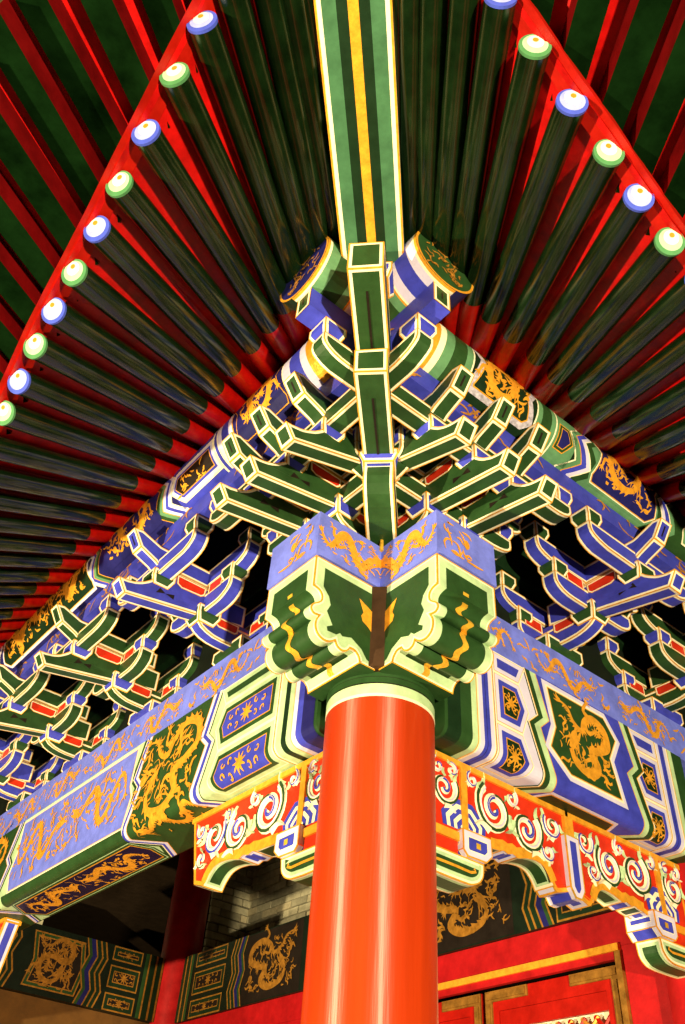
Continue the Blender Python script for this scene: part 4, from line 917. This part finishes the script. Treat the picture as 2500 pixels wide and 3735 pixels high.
# ------------------------------------------------------------------ porch interior
WX = 2.31
def inner_beam(F, t0, t1, z0, z1, label, flip, panels):
    t = thing('inner_tie_beam', label, 'beam', tuple(F((t0 + t1) / 2, 0, z0)))
    b = MB(); boxm(b, (t0, -.30, z0), (t1, 0, z1), 'beam_black', F); b.build('timber', t)
    S = FlatS(lambda a, q, off: F(a, off, z1 - q)); H_ = z1 - z0
    zf = lambda q: .05 * abs(((q / H_ * 2) % 1) * 2 - 1)
    def zb3(x, seq, sgn=1):
        for wd, mt in seq:
            b = MB()
            for k in range(4):
                a, c = H_ * k / 4, H_ * (k + 1) / 4
                paint(b, S, [(x + sgn * zf(a), a), (x + sgn * wd + sgn * zf(a), a), (x + sgn * wd + sgn * zf(c), c), (x + sgn * zf(c), c)], mt, .002)
            x += sgn * wd; b.build('painted_band', t)
    for kind, *p in panels:
        if kind == 'z': zb3(p[0], [(.016, 'gold_old'), (.035, 'green_dark'), (.016, 'gold_old'), (.04, 'green_dark'), (.014, 'gold_old'), (.045, 'blue_dark'), (.03, 'green'), (.014, 'gold_old')], p[1])
        if kind == 'v':
            x = p[0]
            for wd, mt in ((.02, 'gold_old'), (.05, 'green_dark'), (.02, 'gold_old'), (.06, 'green_dark'), (.016, 'gold_old'), (.04, 'green')): vb = sorted((x, x + p[1] * wd)); b = MB(); paint(b, S, [(vb[0], 0), (vb[1], 0), (vb[1], H_), (vb[0], H_)], mt, .002); x += p[1] * wd; b.build('painted_band', t)
        if kind == 'd':
            b = MB(); bd = MB(); nest(b, S, [(p[0], .05), (p[1], .05), (p[1] + .05, H_ * .5), (p[1], H_ - .05), (p[0], H_ - .05), (p[0] + .05, H_ * .5)] if p[2] else [(p[0], .01), (p[1], .01), (p[1], H_ - .01), (p[0], H_ - .01)], [(0, 'gold_old'), (.012, 'green' if p[2] else 'black'), (.035, 'gold_old'), (.045, 'black')] if p[2] else [(0, 'black')], .001); dragon(bd, S, p[0] + .07, .06, p[1] - p[0] - .12, H_ - .12, .005, 'gold_old', seed=int(p[0] * 37), style='coil', clouds=24, bw=1.0); squiggles(bd, S, p[0] + .08, p[1] - .08, .08, H_ - .08, 70, .0042, 'gold_old', int(p[0] * 11), .08, .011); o = b.build('dragon_panel', t); bd.build('gilt_dragon', o)['kind'] = 'stuff'
        if kind == 'h':
            for q0, q1 in ((.0, .24 * H_), (.30 * H_, .66 * H_), (.72 * H_, H_)):
                b = MB(); bd = MB(); nest(b, S, [(p[0], q0 + .005), (p[1], q0 + .005), (p[1], q1 - .005), (p[0], q1 - .005)], [(0, 'gold_old'), (.012, 'green_dark'), (.03, 'green_dark'), (.045, 'gold_old'), (.053, 'black')], .001); flower(bd, S, (p[0] + p[1]) / 2, (q0 + q1) / 2, (p[1] - p[0]) * .7, (q1 - q0) * .6, .006, 'gold_old'); o = b.build('cartouche', t); bd.build('gilt_flower', o)['kind'] = 'stuff'
FW = lambda a, u, z: (WX - u, a, z)
inner_beam(FW, .15, 5.64, 3.40, 3.98, 'dark painted tie beam with gold dragons along the hall wall, behind the column', 1, [('v', 5.60, -1), ('h', 4.80, 5.34), ('z', 4.72, -1), ('d', 3.62, 4.48, False), ('z', 3.55, -1), ('d', 2.55, 3.28, True), ('z', 2.45, -1), ('d', 1.28, 2.15, False), ('z', 1.20, -1), ('h', .35, .92)])
FY = lambda a, u, z: (a, 5.72 - u, z)
inner_beam(FY, .10, 2.20, 3.40, 3.96, 'dark painted tie beam with gold dragons crossing the porch at the lower left', 1, [('v', 2.16, -1), ('h', 1.60, 1.92), ('z', 1.56, -1), ('d', .78, 1.30, True), ('z', .68, -1), ('h', .15, .42)])
t = thing('porch_side_wall', 'ochre plaster wall below the crossing tie beam at the lower left', 'wall', (1, 5.85, 0))
b = MB(); boxm(b, (-.6, 5.80, 0), (2.27, 5.98, 3.398), 'ochre'); b.build('plaster', t)
# hall front: red boards, gilded door frame and panelled doors
t = thing('hall_wall', 'deep red timber wall around the door under the dark dragon beam', 'wall', (2.5, 2, 0))
b = MB(); boxm(b, (WX + .03, .15, 3.205), (WX + .14, 5.68, 3.398), 'red_wall'); b.build('lintel_board', t)
b = MB(); boxm(b, (WX + .033, .15, 0), (WX + .14, .505, 3.204), 'red_wall'); b.build('side_board', t)
b = MB(); boxm(b, (WX + .033, 3.35, 0), (WX + .14, 5.68, 3.204), 'red_wall'); b.build('side_board', t)
t = thing('door_frame', 'gilded moulding framing the red doors at the lower right', 'door frame', (WX, 1.9, 0))
b = MB(); boxm(b, (WX + .0, .50, 3.175), (WX + .05, 3.36, 3.215), 'gold'); b.build('head_moulding', t)
b = MB(); boxm(b, (WX + .015, .545, 3.135), (WX + .05, 3.315, 3.176), 'red_wall'); b.build('inner_head', t)
b = MB(); boxm(b, (WX + .005, .495, 0), (WX + .05, .535, 3.174), 'gold_aged'); b.build('jamb', t)
b = MB(); boxm(b, (WX + .005, 3.325, 0), (WX + .05, 3.365, 3.174), 'gold_aged'); b.build('jamb', t)
def leaf(y0, y1, label):
    t = thing('door_leaf', label, 'door', (WX + .1, (y0 + y1) / 2, 0), 'red panelled door leaves')
    x = WX + .07
    for nm, lo, hi in (('stile', (y0, 0), (y0 + .11, 3.12)), ('stile', (y1 - .11, 0), (y1, 3.12)), ('rail', (y0 + .11, 3.0), (y1 - .11, 3.12)), ('rail', (y0 + .11, 1.0), (y1 - .11, 1.12))):
        b = MB(); boxm(b, (x, lo[0], lo[1]), (x + .06, hi[0], hi[1]), 'red'); b.build(nm, t)
    for (a0, a1, z0, z1) in ((y0 + .002, y0 + .36, 3.055, 3.118), (y1 - .36, y1 - .002, 3.055, 3.118), (y0 + .002, y0 + .06, 2.6, 3.055), (y1 - .06, y1 - .002, 2.6, 3.055)): b = MB(); boxm(b, (x - .012, a0, z0), (x, a1, z1), 'gold_aged'); o = b.build('corner_fitting', t); b = MB(); boxm(b, (x - .022, a0 + .012, z0 + .012), (x - .012, a1 - .012, z1 - .012), 'gold_aged'); b.build('raised_plate', o)
    b = MB(); boxm(b, (x + .05, y0 + .11, 1.12), (x + .055, y1 - .11, 3.0), 'cream'); b.build('paper_pane', t)
    b = MB(); boxm(b, (x + .004, y0 + .112, 2.90), (x + .03, y1 - .112, 2.998), 'red'); b.build('top_panel', t)
    b = MB(); yy = y0 + .12
    n = 0
    import itertools
    for k in range(9):
        c = y0 + .16 + k * (y1 - y0 - .3) / 8
        for sg in (-1, 1):
            for zz in range(2):
                a = Vector((x + .015, c - sg * .06, 2.88 - zz * .14)); e = Vector((x + .015, c + sg * .06, 2.76 - zz * .14)); tube(b, a, e, .014, .014, 'gold_dim' if (k + zz) % 2 else 'red', 6)
    b.build('lattice', t)
leaf(.56, 1.62, 'red door leaf with gilded corner fittings at the lower right')
leaf(1.66, 2.72, 'red door leaf with gilded corner fittings beside the orange column, mostly hidden')
# brick walls seen above the hall beam
def brick_wall(name, label, org, ax, n, rows, ln=.27, h=.070):
    t = thing(name, label, 'wall', org); ax = Vector(ax); nv = Vector((ax.y, -ax.x, 0)) if ax.x else Vector((-1, 0, 0))
    if ax.x: nv = Vector((0, -1, 0))
    O = Vector(org)
    b = MB(); c = [O - nv * .02, O + ax * n * ln - nv * .02]; b.face([c[0], c[1], c[1] + Vector((0, 0, rows * (h + .013))), c[0] + Vector((0, 0, rows * (h + .013)))], 'mortar'); b.build('mortar_bed', t)
    me = None
    for r in range(rows):
        for k in range(n + 1):
            x0 = (k - (.5 if r % 2 else 0)) * ln; x1 = x0 + ln - .013
            x0 = max(0, x0); x1 = min(n * ln, x1)
            if x1 - x0 < .03: continue
            j = random.uniform(-.010, .012); bt = random.choice(('brick_grey', 'brick_grey', 'brick_warm', 'brick_dim'))
            b = MB(); p0 = O + ax * x0 + Vector((0, 0, r * (h + .013))); d = nv * (.012 + j)
            q = [p0 - nv * .02, p0 + ax * (x1 - x0) - nv * .02, p0 + ax * (x1 - x0) + d, p0 + d]; zt = Vector((0, 0, h))
            b.face([p for p in q], bt); b.face([p + zt for p in q[::-1]], bt)
            for i in range(4): b.face([q[i], q[(i + 1) % 4], q[(i + 1) % 4] + zt, q[i] + zt], bt)
            b.build('brick', t)
brick_wall('brick_wall', 'grey brick wall seen over the dark beam just left of the orange column', (3.25, 4.75, 3.85), (0, 1, 0), 5, 17)
brick_wall('brick_wall', 'shadowed grey brick return wall beside the dark red inner column', (2.75, 6.0, 3.85), (1, 0, 0), 2, 17)
t = thing('neighbour_wall', 'pale grey wall of the next building glimpsed above the crossing tie beam', 'wall', (1.2, 8.5, 0))
b = MB(); boxm(b, (-1.5, 8.5, 0), (1.75, 8.8, 5.2), 'stone_grey'); b.build('rendering', t)
b = MB(); boxm(b, (1.2, 8.2, 4.4), (1.75, 8.49, 4.75), 'brick_grey'); b.build('stone_ledge', t)
b = MB(); boxm(b, (2.1, 8.2, 4.2), (2.5, 8.49, 4.6), 'brick_grey'); b.build('stone_ledge', t)
for o in bpy.data.objects:
    if o.parent is not None and o.name.split('.')[0] in ('gilt_dragon', 'gilt_cloud', 'gilt_flower', 'end_ornament', 'lattice', 'dark_mark', 'painted_vein'): o['kind'] = 'stuff'
